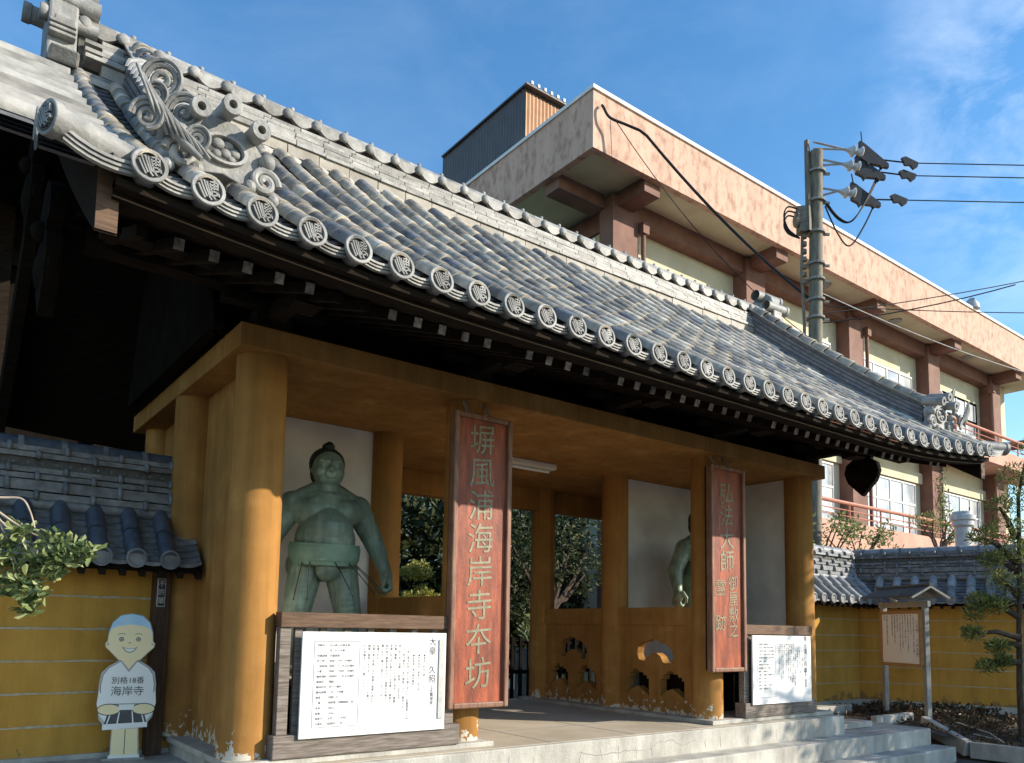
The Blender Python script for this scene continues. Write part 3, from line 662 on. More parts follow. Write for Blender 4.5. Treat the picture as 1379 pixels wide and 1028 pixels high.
# --- descending ridges with their end tiles
def dcrest(X, y): return crest(X, y)+.02*max(0, (-y-.3))**2
for sgn, xd in ((-1, -.55), (1, 8.40)):
    dr = bpy.data.objects.new('descending_ridge', None); COL.objects.link(dr); dr.parent = gate; dr.location = (0, 0, 4.5)
    ya = [-1.10+i*(2.62/14) for i in range(15)]
    def hgt(y): return .25+.11*(y+1.1)/2.6
    for q in range(6):
        f0, f1 = q/6, (q+.86)/6; wd = .135-.010*q; b = MB(); rows = []
        for x_, f in ((xd-wd, f0), (xd+wd, f0), (xd+wd, f1), (xd-wd, f1), (xd-wd, f0)):
            rows.append([(x_, y, dcrest(xd, y)-.06+(hgt(y)+.06)*f) for y in ya])
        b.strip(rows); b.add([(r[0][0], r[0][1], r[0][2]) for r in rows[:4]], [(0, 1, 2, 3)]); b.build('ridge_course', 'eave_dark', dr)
    b = MB(); b.strip([[(xd+s_*.075, y, dcrest(xd, y)-.06+(hgt(y)+.06)*f) for y in ya] for s_, f in ((-1, 0), (-1, 1), (1, 1), (1, 0))]); b.build('ridge_fill', 'recess_dark', dr)
    for s_ in (-1, 1):
        b = MB(); b.strip([[(xd+s_*.13, y, dcrest(xd, y)+hgt(y)-.012), (xd+s_*.13, y, dcrest(xd, y)+hgt(y)+.012), (xd, y, dcrest(xd, y)+hgt(y)+.02)] for y in ya]); b.build('ridge_ledge', 'noshi', dr, fix=False)
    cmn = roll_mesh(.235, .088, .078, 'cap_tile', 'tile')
    for k in range(13):
        y = -1.12+k*.2; a = atan2(dcrest(xd, y+.2)+hgt(y+.2)-dcrest(xd, y)-hgt(y), .2)
        inst('cap_tile', cmn, dr, (xd, y, dcrest(xd, y)+hgt(y)+.012), (a-.02, 0, 0))
    # end tile facing the street
    zb = dcrest(xd, -1.2)-.03; yf = -1.26
    pl = [(-.27, -.04), (-.20, .10), (-.23, .20), (-.17, .27), (-.07, .34), (.07, .34), (.17, .27), (.23, .20), (.20, .10), (.27, -.04), (.12, -.02), (0, .01), (-.12, -.02)]
    b = MB(); b.plate(pl, [], .10, lambda u, v, w: (xd+u, yf+w, zb+v)); b.build('end_tile', 'eave', dr, bevel=.01)
    b = MB(); rr = []
    for r, yy in ((.135, -.002), (.135, -.03), (.112, -.03), (.105, -.006)):
        rr.append([(xd+r*cos(2*pi*k/24), yf+yy, zb+.15+r*.66*sin(2*pi*k/24)) for k in range(25)])
    b.strip(rr); b.build('oval_frame', 'eave', dr, smooth=True)
    b = MB(); b.add([(xd+.11*cos(2*pi*k/24), yf-.004, zb+.15+.072*sin(2*pi*k/24)) for k in range(24)], [tuple(range(24))]); b.build('oval_recess', 'recess_dark', dr, fix=False)
    b = MB()
    for (u, v, r) in ((-.035, .03, .04), (.02, .035, .032), (.06, .0, .035), (.01, -.015, .035), (-.04, -.03, .028), (.045, -.04, .025)):
        b.sphere((xd+u, yf-.006, zb+.15+v), r, 10, 6, (1, .5, .8))
    b.build('carved_crest', 'eave', dr, smooth=True)
    for s_ in (-1, 1):
        b = MB(); b.tube(spiral((xd+s_*.24, yf-.02, zb+.03), .085, 1.6, (s_, 0, 0), (0, 0, 1)), .024, 8)
        b.sphere((xd+s_*.25, yf-.02, zb+.16), .05, 10, 6); b.sphere((xd+s_*.15, yf-.03, zb-.03), .04, 8, 6); b.sphere((xd+s_*.30, yf, zb-.05), .04, 8, 6)
        b.build('cloud_scroll', 'eave', dr, smooth=True)
    b = MB()
    for (u, v) in ((-.17, .30), (0, .385), (.17, .30)):
        a = Vector((xd+u, yf+.12, zb+v+.03)); c = Vector((xd+u, yf-.14, zb+v-.02)); d = (c-a).normalized()
        l = (c-a).length; b.lathe(a, d, [(0, .05), (l-.055, .05), (l-.05, .057), (l-.004, .057), (l, .053), (l, .024), (l-.06, .02), (l-.06, .001)], 18)
    b.build('end_tube', 'eave', dr, smooth=True, ang=30)
    # feathered fin and scroll on the flank of the nearer one
    if sgn < 0:
        b = MB(); s_ = -1
        for k in range(13):
            y = -.75+k*.125; z = dcrest(xd, y)+hgt(y)
            b.tube([(xd+s_*.03, y+.05, z+.10), (xd+s_*.12, y+.02, z+.075), (xd+s_*.20, y-.03, z+.0), (xd+s_*.235, y-.09, z-.10)], [.020, .026, .026, .014], 7)
        b.build('feather_rib', 'eave', dr, smooth=True)
        b = MB(); yy = -.35; zz = dcrest(xd, yy)+.17
        b.tube(spiral((xd-.20, yy, zz), .17, 1.35, (0, 1, 0), (0, 0, 1), k=.62), .030, 8)
        b.tube([(xd-.2, yy+.165*cos(t), zz+.165*sin(t)) for t in [pi*q/10*1.1-2.6 for q in range(8)]]+[(xd-.21, yy-.28, zz-.20), (xd-.2, yy-.2, zz-.28)], .028, 8)
        b.sphere((xd-.18, yy, zz), .085, 14, 8, (.5, 1, 1)); b.build('flank_scroll', 'eave', dr, smooth=True)

# ------------------------------------------------------------------ sign boards hanging on the gate
def signboard(x0, x1, z0, z1, name, label, cols, yb=-.02):
    t = thing(name, label, 'signboard', ((x0+x1)/2, yb, z0))
    fw = .05
    MB().box(x0+fw, x1-fw, yb-.02, yb+.02, z0+fw, z1-fw).build('board', 'signred', t)
    b = MB()
    for (a, c, e, g) in ((x0, x0+fw, z0, z1), (x1-fw, x1, z0, z1)): b = MB(); b.box(a, c, yb-.055, yb+.03, e, g); b.build('frame_stile', 'frame_red', t, bevel=.012)
    for (e, g) in ((z0, z0+fw), (z1-fw, z1)): b = MB(); b.box(x0+fw, x1-fw, yb-.054, yb+.03, e, g); b.build('frame_rail', 'frame_red', t, bevel=.012)
    MB().box(x0+.02, x1-.02, yb+.022, yb+.06, z0+.02, z1-.02).build('back_board', 'dark', t)
    for chs in cols:
        for ch, cx_, cz, sz in chs:
            b = MB(); put_text(b, ch, sz, lambda v: (cx_+v.x*1.0, yb-.0205-.006*(v.z > 0)+.002, cz+v.y+.10*v.x), ext=.006, off=0, res=4)
            b.build('carved_letter', 'gold', t)
    b = MB(); b.bar(((x0+x1)/2-.12, yb+.02, z1-.02), ((x0+x1)/2-.12, .1, z1+.14), .02, .02); b.bar(((x0+x1)/2+.12, yb+.02, z1-.02), ((x0+x1)/2+.12, .1, z1+.14), .02, .02); b.build('hanger', 'greymetal', t)
    return t
c1 = [(ch, 2.19, 2.775-.298*i, .29) for i, ch in enumerate('塀風浦海岸寺夲坊')]
signboard(1.875, 2.51, .41, 3.02, 'hanging_signboard', 'tall red board with one column of eight carved characters', [c1])
c2 = [(ch, 5.68, 2.70-.265*i, .27) for i, ch in enumerate('弘法大師')]
c3 = [(ch, 5.79, 1.66-.18*i, .185) for i, ch in enumerate('御屋敷之')]+[(ch, 5.56, 1.60-.40*i, .20) for i, ch in enumerate('霊跡')]
signboard(5.37, 6.0, .655, 3.035, 'hanging_signboard', 'tall red board with four large characters above two short columns', [c2, c3])

# ------------------------------------------------------------------ timber fences in front of the niches
def fence(x0, x1, label, right):
    t = thing('niche_fence', label, 'fence', ((x0+x1)/2, .04, .11), 'low timber fences closing the statue niches')
    y0, y1 = -.01, .07
    MB().box(x0, x1, y0-.02, y1+.02, 1.085, 1.20).build('top_rail', 'brownwood', t, bevel=.006)
    MB().box(x0-.03, x1+.03, y0-.04, y1+.03, .113, .285).build('bottom_rail', 'greywood', t, bevel=.008)
    for xa in (x0+.005, x1-.10):
        MB().box(xa, xa+.085, y0, y1, .286, 1.084).build('post', 'greywood', t, bevel=.004)
    n = 7; sm = MB(); sm.box(-.028, .028, .02, .06, .286, 1.083); sme = None
    for k in range(n):
        x = x0+.16+(x1-x0-.36)*k/(n-1); MB().box(x-.028, x+.028, .015, .055, .286, 1.083).build('slat', 'greywood', t)
    return t
fence(.40, 1.98, 'low weathered timber fence across the niche of the visible bronze wrestler', False)
fence(6.02, 7.42, 'low weathered timber fence between the right red board and the end pillar', True)

# ------------------------------------------------------------------ white information panels
def infopanel(x0, x1, z0, z1, label, title, sub, facts, table, body, strip):
    yb = -.075; t = thing('information_panel', label, 'sign', ((x0+x1)/2, yb, z0), 'white panels about the wrestlers')
    MB().box(x0, x1, yb, yb+.02, z0, z1).build('panel', 'white_board', t, bevel=.003)
    H = z1-z0; Wd = x1-x0; b = MB(); fy = yb-.0015
    def fn(cx, cz): return lambda v: (cx+v.x, fy-.0005*(v.z > 0), cz+v.y)
    def P(u, v): return x0+Wd*u, z1-H*v
    px_, pz_ = P(.905, .07)
    put_text(b, vcol(title), .073, fn(*P(.895, .29)), ext=.0006, off=0, res=2, lsp=1.06)
    put_text(b, vcol(sub), .034, fn(*P(.895, .66)), ext=.0006, res=2, lsp=1.0)
    for q, s in enumerate(facts): put_text(b, vcol(s), .022, fn(*P(.835-.040*q, .22)), ext=.0006, res=1, lsp=1.06, aly='TOP')
    for q, s in enumerate(body): put_text(b, vcol(s), .0235, fn(*P(.715-.031*q, .12 if q else .18)), ext=.0006, res=1, lsp=1.05, aly='TOP')
    for q, (a, c) in enumerate(table):
        put_text(b, a, .021, fn(*P(.095, .13+q*.0495)), ext=.0006, res=1, align='LEFT'); put_text(b, c, .021, fn(*P(.175, .13+q*.0495)), ext=.0006, res=1, align='LEFT')
    l, r_, tp, bt = .075, .37, .09, .90
    for u0, u1, v0, v1 in ((l, r_, tp, tp+.004), (l, r_, bt, bt+.004), (l, l+.0025, tp+.004, bt), (r_, r_+.0025, tp, bt+.004)):
        a = P(u0, v0); c = P(u1, v1); b.add([(a[0], fy, a[1]), (c[0], fy, a[1]), (c[0], fy, c[1]), (a[0], fy, c[1])], [(0, 1, 2, 3)])
    b.build('lettering', 'ink', t, fix=False)
    return t
TAB = [('四股名', '杉山昇→大豪久照'), ('', '若三杉→大豪'), ('所属部屋', '花籠部屋'), ('初土俵', '昭和三十年三月場所'), ('十両昇進', '昭和三十三年五月場所'), ('入幕', '昭和三十四年一月場所'), ('最終場所', '昭和四十二年五月場所'), ('最高位', '関脇'), ('幕内在位', '四十七場所'), ('幕内成績', '三百二十四勝'), ('勝率', '四割八分'), ('三賞', '殊勲賞一回敢闘賞二回'), ('身長', '188cm'), ('体重', '152kg'), ('得意手', '左四つ・上手投げ'), ('引退年', '昭和四十二年')]
BODY = ['体に恵まれ早くから大器と言われ、花籠部屋に入門', 'した。初土俵から三年で関取となり、幕内でも', '若三杉の名で活躍し、昭和三十五年五月に', '平幕で優勝した。のち大豪と改名し、関脇に', '昇進、右上手を取ると力を発揮し、豪快な', '投げ技で観客を沸かせた。温厚な人柄で', '親しまれ、郷土の誇りとして多くの人に', '応援された。', '引退の後は年寄となり後進の指導にあたり', '相撲の普及にも力をつくした。この像は', 'その功績をたたえて建てられた。']
infopanel(.555, 1.835, .255, 1.055, 'white panel headed by large title characters under the visible bronze wrestler', '大豪 久照', '(花籠部屋)', ['●本名 杉山 昇', '●生年月日 昭和十二年九月', '●出身地 香川県丸亀市'], TAB, BODY, True)
infopanel(6.10, 7.31, .262, 1.075, 'white panel dappled with leaf shade behind the right red board', '琴ヶ濱 貞雄', '(佐渡ヶ嶽部屋)', ['●本名 宇草 貞雄', '●生年月日 昭和二年十月', '●出身地 香川県観音寺市'], [(a, c) for a, c in TAB[2:]], BODY[1:], False)
sp = thing('plastic_strip', 'grey translucent strip fixed over the right edge of the left white panel', 'strip', (1.78, -.09, .34)); MB().box(1.762, 1.81, -.085, -.079, .345, 1.0).build('strip', 'grey_print', sp)

# ------------------------------------------------------------------ bronze wrestlers
def wrestler_mesh():
    b = MB()
    def sph(x, y, z, r, sc=(1, 1, 1)): b.sphere((x, y, z), r, 18, 12, sc)
    def cap(a, ra, c, rc_, n=9):
        a, c = Vector(a), Vector(c)
        for i in range(n+1):
            t = i/n; p = a.lerp(c, t); b.sphere(p, ra+(rc_-ra)*t, 14, 10)
    Z = 0.0
    # legs, spread; feet on the pedestal
    for s in (-1, 1):
        cap((s*.15, 0, .98), .165, (s*.235, -.03, .52), .125); cap((s*.235, -.03, .52), .118, (s*.25, .02, .10), .078)
        sph(s*.25, .06, .36, .115, (.9, 1, 1.3)); b.sphere((s*.26, -.07, .045), .10, 14, 8, (.75, 1.45, .45))
        sph(s*.17, .10, .97, .16)
    sph(0, .02, 1.02, .25, (1.05, .85, .8))
    sph(0, -.02, 1.20, .30, (.93, .90, .85)); sph(0, -.05, 1.28, .27, (.93, .93, .9))
    sph(0, .0, 1.45, .28, (.98, .72, .8)); sph(-.12, -.10, 1.46, .15, (1, .75, .8)); sph(.12, -.10, 1.46, .15, (1, .75, .8))
    sph(0, .02, 1.56, .19, (1.4, .8, .7)); cap((0, .02, 1.60), .12, (0, -.01, 1.76), .105)
    for s in (-1, 1): cap((s*.03, .04, 1.69), .095, (s*.25, .03, 1.555), .10)
    # head
    sph(0, -.02, 1.875, .152, (.98, 1.0, 1.08)); sph(0, -.05, 1.80, .130, (1.06, .85, .85)); sph(0, -.10, 1.765, .06, (1.1, .8, .6))
    sph(0, -.178, 1.842, .030, (.95, 1.1, 1.0)); sph(-.026, -.166, 1.832, .020); sph(.026, -.166, 1.832, .020)
    cap((0, -.160, 1.90), .016, (0, -.176, 1.855), .021, 4)
    for s in (-1, 1):
        cap((s*.022, -.166, 1.915), .017, (s*.095, -.138, 1.922), .015, 6); sph(s*.055, -.149, 1.884, .019, (1.5, .7, .55))
        sph(s*.080, -.110, 1.822, .056); b.sphere((s*.140, .01, 1.865), .032, 10, 8, (.45, .8, 1.3))
    cap((-.042, -.163, 1.803), .0125, (.042, -.163, 1.803), .0125, 7); cap((-.032, -.163, 1.777), .0145, (.032, -.163, 1.777), .0145, 6)
    # arms
    for s in (-1, 1):
        sh = (s*.30, .02, 1.515); el = (s*.465, .03, 1.22); wr = (s*.545, -.10, .95)
        sph(*sh, .128); cap(sh, .124, el, .095); cap((s*.18, -.06, 1.45), .13, (s*.29, 0, 1.48), .115, 5); cap(el, .098, wr, .062)
        # loose fist with four bent fingers and a thumb
        pc = Vector((s*.556, -.125, .880)); hk = 1.4
        def H(p): return pc+(Vector(p)-Vector((s*.550, -.125, .875)))*hk
        b.sphere(pc, .080, 12, 10, (.75, .95, 1.05))
        for k in range(4):
            yk = -.165+k*.030; ln = (.9, 1.05, 1.0, .8)[k]
            p0 = H((s*.565, yk, .845)); p1 = H((s*.572, yk-.004, .845-.052*ln)); p2 = H((s*.540, yk, .845-.072*ln)); p3 = H((s*.517, yk, .845-.045*ln))
            cap(p0, .0215, p1, .0205, 4); cap(p1, .0205, p2, .019, 3); cap(p2, .019, p3, .017, 3)
        cap(H((s*.540, -.175, .90)), .026, H((s*.525, -.205, .855)), .022, 4); cap(H((s*.525, -.205, .855)), .022, H((s*.515, -.190, .815)), .018, 4)
    me = b.mesh('wrestler_body', 'bronze')
    o = link('wrestler_body', me); r = o.modifiers.new('r', 'REMESH'); r.mode = 'VOXEL'; r.voxel_size = .0085; r.use_smooth_shade = True
    s = o.modifiers.new('s', 'SMOOTH'); s.iterations = 2; s.factor = .5
    dg = bpy.context.evaluated_depsgraph_get(); out = bpy.data.meshes.new_from_object(o.evaluated_get(dg)); bpy.data.objects.remove(o)
    out.name = 'wrestler_body'
    return out
wme = wrestler_mesh()
def tube_ring(b, z0, z1, rx0, ry0, rx1, ry1, cy, th=.03, n=40, tilt=0):
    rows = []
    for (z, ax, ay) in ((z0, rx0, ry0), (z0, rx0+th, ry0+th), ((z0+z1)/2, (rx0+rx1)/2+th*1.1, (ry0+ry1)/2+th*1.1), (z1, rx1+th, ry1+th), (z1, rx1, ry1), (z0, rx0, ry0)):
        rows.append([(ax*cos(2*pi*k/n), cy+ay*sin(2*pi*k/n), z+tilt*sin(2*pi*k/n)) for k in range(n+1)])
    b.strip(rows)
def wrestler(x, y, z, rot, label, gap=0):
    t = thing('wrestler_statue', label, 'statue', (x, y, z), 'bronze wrestlers in the niches')
    t.rotation_euler = (0, 0, rot)
    o = link('wrestler_body', wme, t)
    b = MB(); tube_ring(b, .98, 1.17, .272, .25, .292, .275, -.02, .028, tilt=.03); tube_ring(b, 1.02, 1.14, .303, .285, .314, .30, -.02, .012, tilt=.03)
    m1 = b.mesh('loincloth_belt', 'bronze2', True, True, 40); link('loincloth_belt', m1, t)
    b = MB(); b.sphere((0, .035, 1.915), .162, 18, 12, (1.03, 1.0, 1.02)); b.sphere((0, .10, 1.83), .12, 12, 8, (1.2, .7, 1.1))
    b.sphere((0, -.01, 2.075), .055, 12, 8, (1.1, 1.2, .75)); b.tube([(0, .10, 2.02), (0, .03, 2.065), (0, -.06, 2.082)], [.05, .05, .04], 10)
    link('topknot_hair', b.mesh('topknot_hair', 'bronze_hair', True), t)
    b = MB()
    for k in range(26):
        a = pi+pi*(k+.5)/26; b.tube([(.285*cos(a), -.02+.27*sin(a), 1.0), (.268*cos(a), -.02+.255*sin(a), .945)], [.020, .008], 6)
    b.sphere((0, -.18, .93), .11, 12, 8, (1, .8, 1.1))
    link('loincloth_fold', b.mesh('loincloth_fold', 'bronze', True), t)
    b = MB(); rc2 = random.Random(5)
    for k in (0, 1, 4, 6, 7, 8):
        a = pi*1.5+(-.9+k*.26); p = Vector((.29*cos(a), -.02+.29*sin(a), .98)); d = Vector((cos(a)*.55+.25, sin(a)*.40, -.75)).normalized()
        b.tube([p, p+d*.16+Vector((0, 0, .01)), p+d*.36], .0045, 6); b.sphere(p+d*.36, .009, 8, 5)
    link('belt_cord', b.mesh('belt_cord', 'bronze_hair', True), t)
    return t
wrestler(1.18, 1.02, .68, -.22, 'green bronze wrestler standing in the niche beside the broad corner pillar')
wrestler(6.55, 1.02, .68, -.1, 'green bronze wrestler mostly hidden behind the right red board')
for x, l in ((1.18, 'dark stone pedestal behind the left white panel'), (6.44, 'dark stone pedestal behind the right red board')):
    t = thing('statue_pedestal', l, 'pedestal', (x, 1.05, .113), 'pedestals in the niches'); MB().box(x-.55, x+.55, .62, 1.55, .113, .60).build('pedestal_block', 'dark', t, bevel=.02); MB().box(x-.62, x+.62, .56, 1.62, .60, .68).build('pedestal_cap', 'stone', t, bevel=.015)

# ceiling lamp
t = thing('ceiling_lamp', 'long pale fluorescent lamp fixed under the ochre gate ceiling', 'lamp', (4.0, 1.77, 3.1))
MB().box(3.3, 4.55, 1.68, 1.86, 3.10, 3.178).build('lamp_housing', 'lampwhite', t, bevel=.02); b = MB(); b.cyl((3.36, 1.77, 3.08), (4.48, 1.77, 3.08), .018); b.build('lamp_tube', 'white_board', t, smooth=True)

# ------------------------------------------------------------------ tile-capped garden walls
def tile_wall(name, label, origin, ang, L, tile, noshi, pitch=.34, z0=-.1, first=.2, rightcap=True, stripes=(.20, .49, .775, 1.06, 1.35), base=.0, rdz=0):
    """wall along local +x from origin; local -y is the street side"""
    root = thing(name, label, 'wall', origin); root.rotation_euler = (0, 0, ang)
    def lk(n, mb, m, sm=False, fix=True, kind=None, par=root):
        o = link(n, mb.mesh(n, m, sm, fix, 40), par)
        if kind: o['kind'] = kind
        return o
    zz = -origin[2]
    def Zt(z): return z+zz
    o = lk('wall_body', MB().box(0, L, 0, .36, Zt(z0), Zt(1.66+rdz)), 'yellow')
    if base: lk('base_stone', MB().box(-.01, L, -.03, .40, Zt(z0-.25), Zt(z0)), 'concrete')
    for s in stripes:
        wv = random.Random(int(s*1000)+int(L*100)); wb = MB(); n_ = int(L/.12); zc_ = [Zt(s)+wv.uniform(-.003, .003) for _ in range(n_+1)]; hh = [.010+wv.uniform(-.003, .003) for _ in range(n_+1)]
        wb.strip([[(L*k/n_, y_, zc_[k]+f_*hh[k]) for k in range(n_+1)] for y_, f_ in ((.005, -1), (-.006, -.8), (-.006, .8), (.005, 1))]); lk('white_line', wb, 'whiteline', False, False)
    ey, ez, ry, rz_ = -.40, Zt(1.72+rdz), .05, Zt(2.17+rdz)     # eave and ridge foot
    sl = atan2(rz_-ez, ry-ey); ln = sqrt((rz_-ez)**2+(ry-ey)**2)
    rf = MB(); rf.plate([(ey+.03, ez-.04), (ry+.13, rz_-.0), (.31, rz_), (.73, ez-.04), (.73, ez-.09), (.36, Zt(1.662+rdz)), (0, Zt(1.662+rdz)), (ey+.03, ez-.09)], [], L, lambda u, v, w: (w, u, v)); lk('roof_boarding', rf, 'darker')
    bm_ = MB(); bm_.box(-.025, .025, 0, .40, -.03, .03); bme = bm_.mesh('rafter', 'dark')
    x = .12
    while x < L:
        o = link('rafter', bme, root); o.location = (x, ey+.03, ez-.11); o.rotation_euler = (sl*.75, 0, 0); x += pitch/2*1.15
    # tiles
    rm1 = roll_mesh(ln/2+.05, .075, .069, 'round_tile', tile)
    pm = MB(); wd = pitch
    rows = []
    for yy, dz in ((0, 0), (ln/8+.015, -.022)):
        rows.append([(-wd/2+wd*k/5, yy, -.032*(1-((k-2.5)/2.5)**2)+dz) for k in range(6)])
    pm.strip([[(p[0], p[1], p[2]-.022) for p in rows[0]]]+rows); pme = pm.mesh('pan_tile', noshi, False, False)
    dd = MB(); nn = 20; rr = []
    for y_, r in ((.06, .072), (0, .080), (-.02, .083), (-.022, .066), (-.012, .06)): rr.append([(r*cos(2*pi*k/nn), y_, r*sin(2*pi*k/nn)) for k in range(nn+1)])
    dd.strip(rr); dd.add([(.062*cos(2*pi*k/nn), -.012, .062*sin(2*pi*k/nn)) for k in range(nn)], [tuple(range(nn))]); dme = dd.mesh('eave_disc', noshi, True, False, 35)
    el = MB(); el.strip([[(-wd/2+wd*k/6, -.012, -.032*(1-((k-3)/3)**2)-dz) for k in range(7)] for dz in (0, .03)]); elm = el.mesh('flat_eave_tile', noshi, False, False)
    for side in (1, -1):
        x = first; 
        while x < L-.05:
            for k in range(2):
                yy = ey+(ry-ey)*k/2; z_ = ez+(rz_-ez)*k/2
                o = link('round_tile', rm1, root); o.location = (x, yy if side > 0 else .36-yy, z_+.012); o.rotation_euler = (sl-.03, 0, 0 if side > 0 else pi)
                if side < 0: o.rotation_euler = Euler((sl-.03, 0, pi))
            if side > 0:
                o = link('eave_disc', dme, root); o.location = (x, ey-.02, ez+.015)
                for xs_ in ((x-pitch/2, x+pitch/2) if x == first else (x+pitch/2,)):
                    if xs_ > L+.1: continue
                    for k in range(8):
                        o = link('pan_tile', pme, root); f = k/8; o.location = (xs_, ey+(ry-ey)*f, ez+(rz_-ez)*f+.022); o.rotation_euler = (sl, 0, 0)
                    o = link('flat_eave_tile', elm, root); o.location = (xs_, ey+.0, ez+.018)
            x += pitch
    # stacked ridge: courses with raised clips, diamond lattice, top roll
    ybar = .18
    def course(z, half, h, n_off, clip=True, gap=.42, ch=None):
        x = n_off-gap
        rm_ = MB().box(.004, gap-.004, ybar-half, ybar+half, 0, h).mesh('ridge_tile', noshi)
        while x < L-.02:
            a_, c_ = max(0, x), min(L, x+gap)
            if c_-a_ > gap-.001: o = link('ridge_tile', rm_, root); o.location = (x, 0, z+rnd.uniform(-.002, .002))
            elif c_-a_ > .03: lk('ridge_tile', MB().box(a_+.004, c_-.004, ybar-half, ybar+half, z, z+h), noshi)
            x += gap
        if clip:
            cb = MB(); cb.tube([(0, 0, -.002), (0, -.022, .006), (0, -.026, h*.5), (0, -.012, h+.004), (0, .03, h+.008)], .021, 8); cme = cb.mesh('ridge_clip', noshi, True)
            x = n_off
            while x < L-.02:
                o = link('ridge_clip', cme, root); o.location = (x, ybar-half, z); x += gap
    b0 = rz_-.015
    b = MB(); b.tube([(0, ybar-.155, b0+.01), (L-.005, ybar-.155, b0+.01)], .045, 10); lk('plaster_fillet', b, noshi, True)
    lk('ridge_core', MB().box(.01, L-.01, ybar-.115, ybar+.115, b0, b0+.50), 'recess_dark')
    course(b0+.05, .185, .055, .33); course(b0+.12, .165, .085, .12); course(b0+.22, .150, .042, .33); course(b0+.275, .142, .042, .12)
    lk('lattice_back', MB().box(0, L, ybar-.10, ybar+.10, b0+.318, b0+.398), 'recess_dark')
    lt = MB(); x = 0.05
    while x < L-.05:
        for k in range(2):
            lt.tube([(x+.075*cos(pi*q/6+pi*k)+.0, ybar-.108, b0+.358+.036*sin(pi*q/6+pi*k)) for q in range(7)], .008, 5)
        lt.sphere((x, ybar-.105, b0+.358), .016, 6, 4); x += .105
    lk('diamond_lattice', lt, noshi, True, kind='stuff')
    course(b0+.40, .150, .042, .33); course(b0+.452, .135, .042, .12)
    cp = MB(); n = 10; cp.strip([[(x_, ybar-.105*cos(pi*k/n), b0+.495+.10*sin(pi*k/n)) for k in range(n+1)] for x_ in (0, L)])
    cp.add([(L, ybar-.105*cos(pi*k/n), b0+.495+.10*sin(pi*k/n)) for k in range(n+1)], [tuple(range(n+1))]); lk('ridge_roll', cp, tile, True)
    cb = MB(); cb.strip([[(x_, -.112*cos(pi*k/n), .107*sin(pi*k/n)) for k in range(n+1)] for x_ in (-.022, -.02, .02, .022)]); cbm = cb.mesh('ridge_band', noshi, True, False)
    x = .16
    while x < L-.02:
        o = link('ridge_band', cbm, root); o.location = (x, ybar, b0+.495); x += .32
    return root
tile_wall('tile_capped_wall', 'yellow wall with blue black roll tiles left of the gate', (-3.9, 1.75, -.1), 0, 4.10, 'bluetile', 'wnoshi', first=.112, pitch=.265, z0=.0, base=1, rdz=-.10, stripes=(.237, .507, .768, 1.038, 1.312))
tile_wall('tile_capped_wall', 'short yellow wall with sunlit cap between gate and corner', (7.9, 2.2, -.1), 0, 4.66, 'wtile', 'wtile', first=.1, base=1, pitch=.30, stripes=(.22, .515, .81, 1.09, 1.385))
tile_wall('tile_capped_wall', 'long yellow wall with shaded cap running behind the notice stand', (12.60, 2.28, -.1), radians(-70.5), 4.6, 'wtile', 'wnoshi', first=.45, base=1, pitch=.30, stripes=(.22, .515, .81, 1.09, 1.385))  # pan and ridge tiles take the darker grey to paint in their shade
# dark post with the little name plate
t = thing('wall_end_post', 'dark brown timber post between the left yellow wall and the gate', 'post', (-.06, 1.67, -.04))
MB().box(-.119, .009, 1.60, 1.745, -.04, 1.62).build('post', 'postbrown', t, bevel=.006)
t = thing('name_plate', 'small dark name plate with pale rim on the brown post', 'plate', (-.07, 1.59, 1.2)); MB().box(-.105, -.035, 1.586, 1.599, 1.24, 1.49).build('plate_rim', 'grey_print', t, bevel=.004)
MB().box(-.098, -.042, 1.582, 1.5865, 1.248, 1.482).build('plate_face', 'ink', t); b = MB(); put_text(b, vcol('不許葷'), .062, lambda v: (-.07+v.x, 1.5815-.0005*(v.z > 0), 1.365+v.y), ext=.0005, res=2, lsp=1.2); b.build('lettering', 'grey_print', t, fix=False)

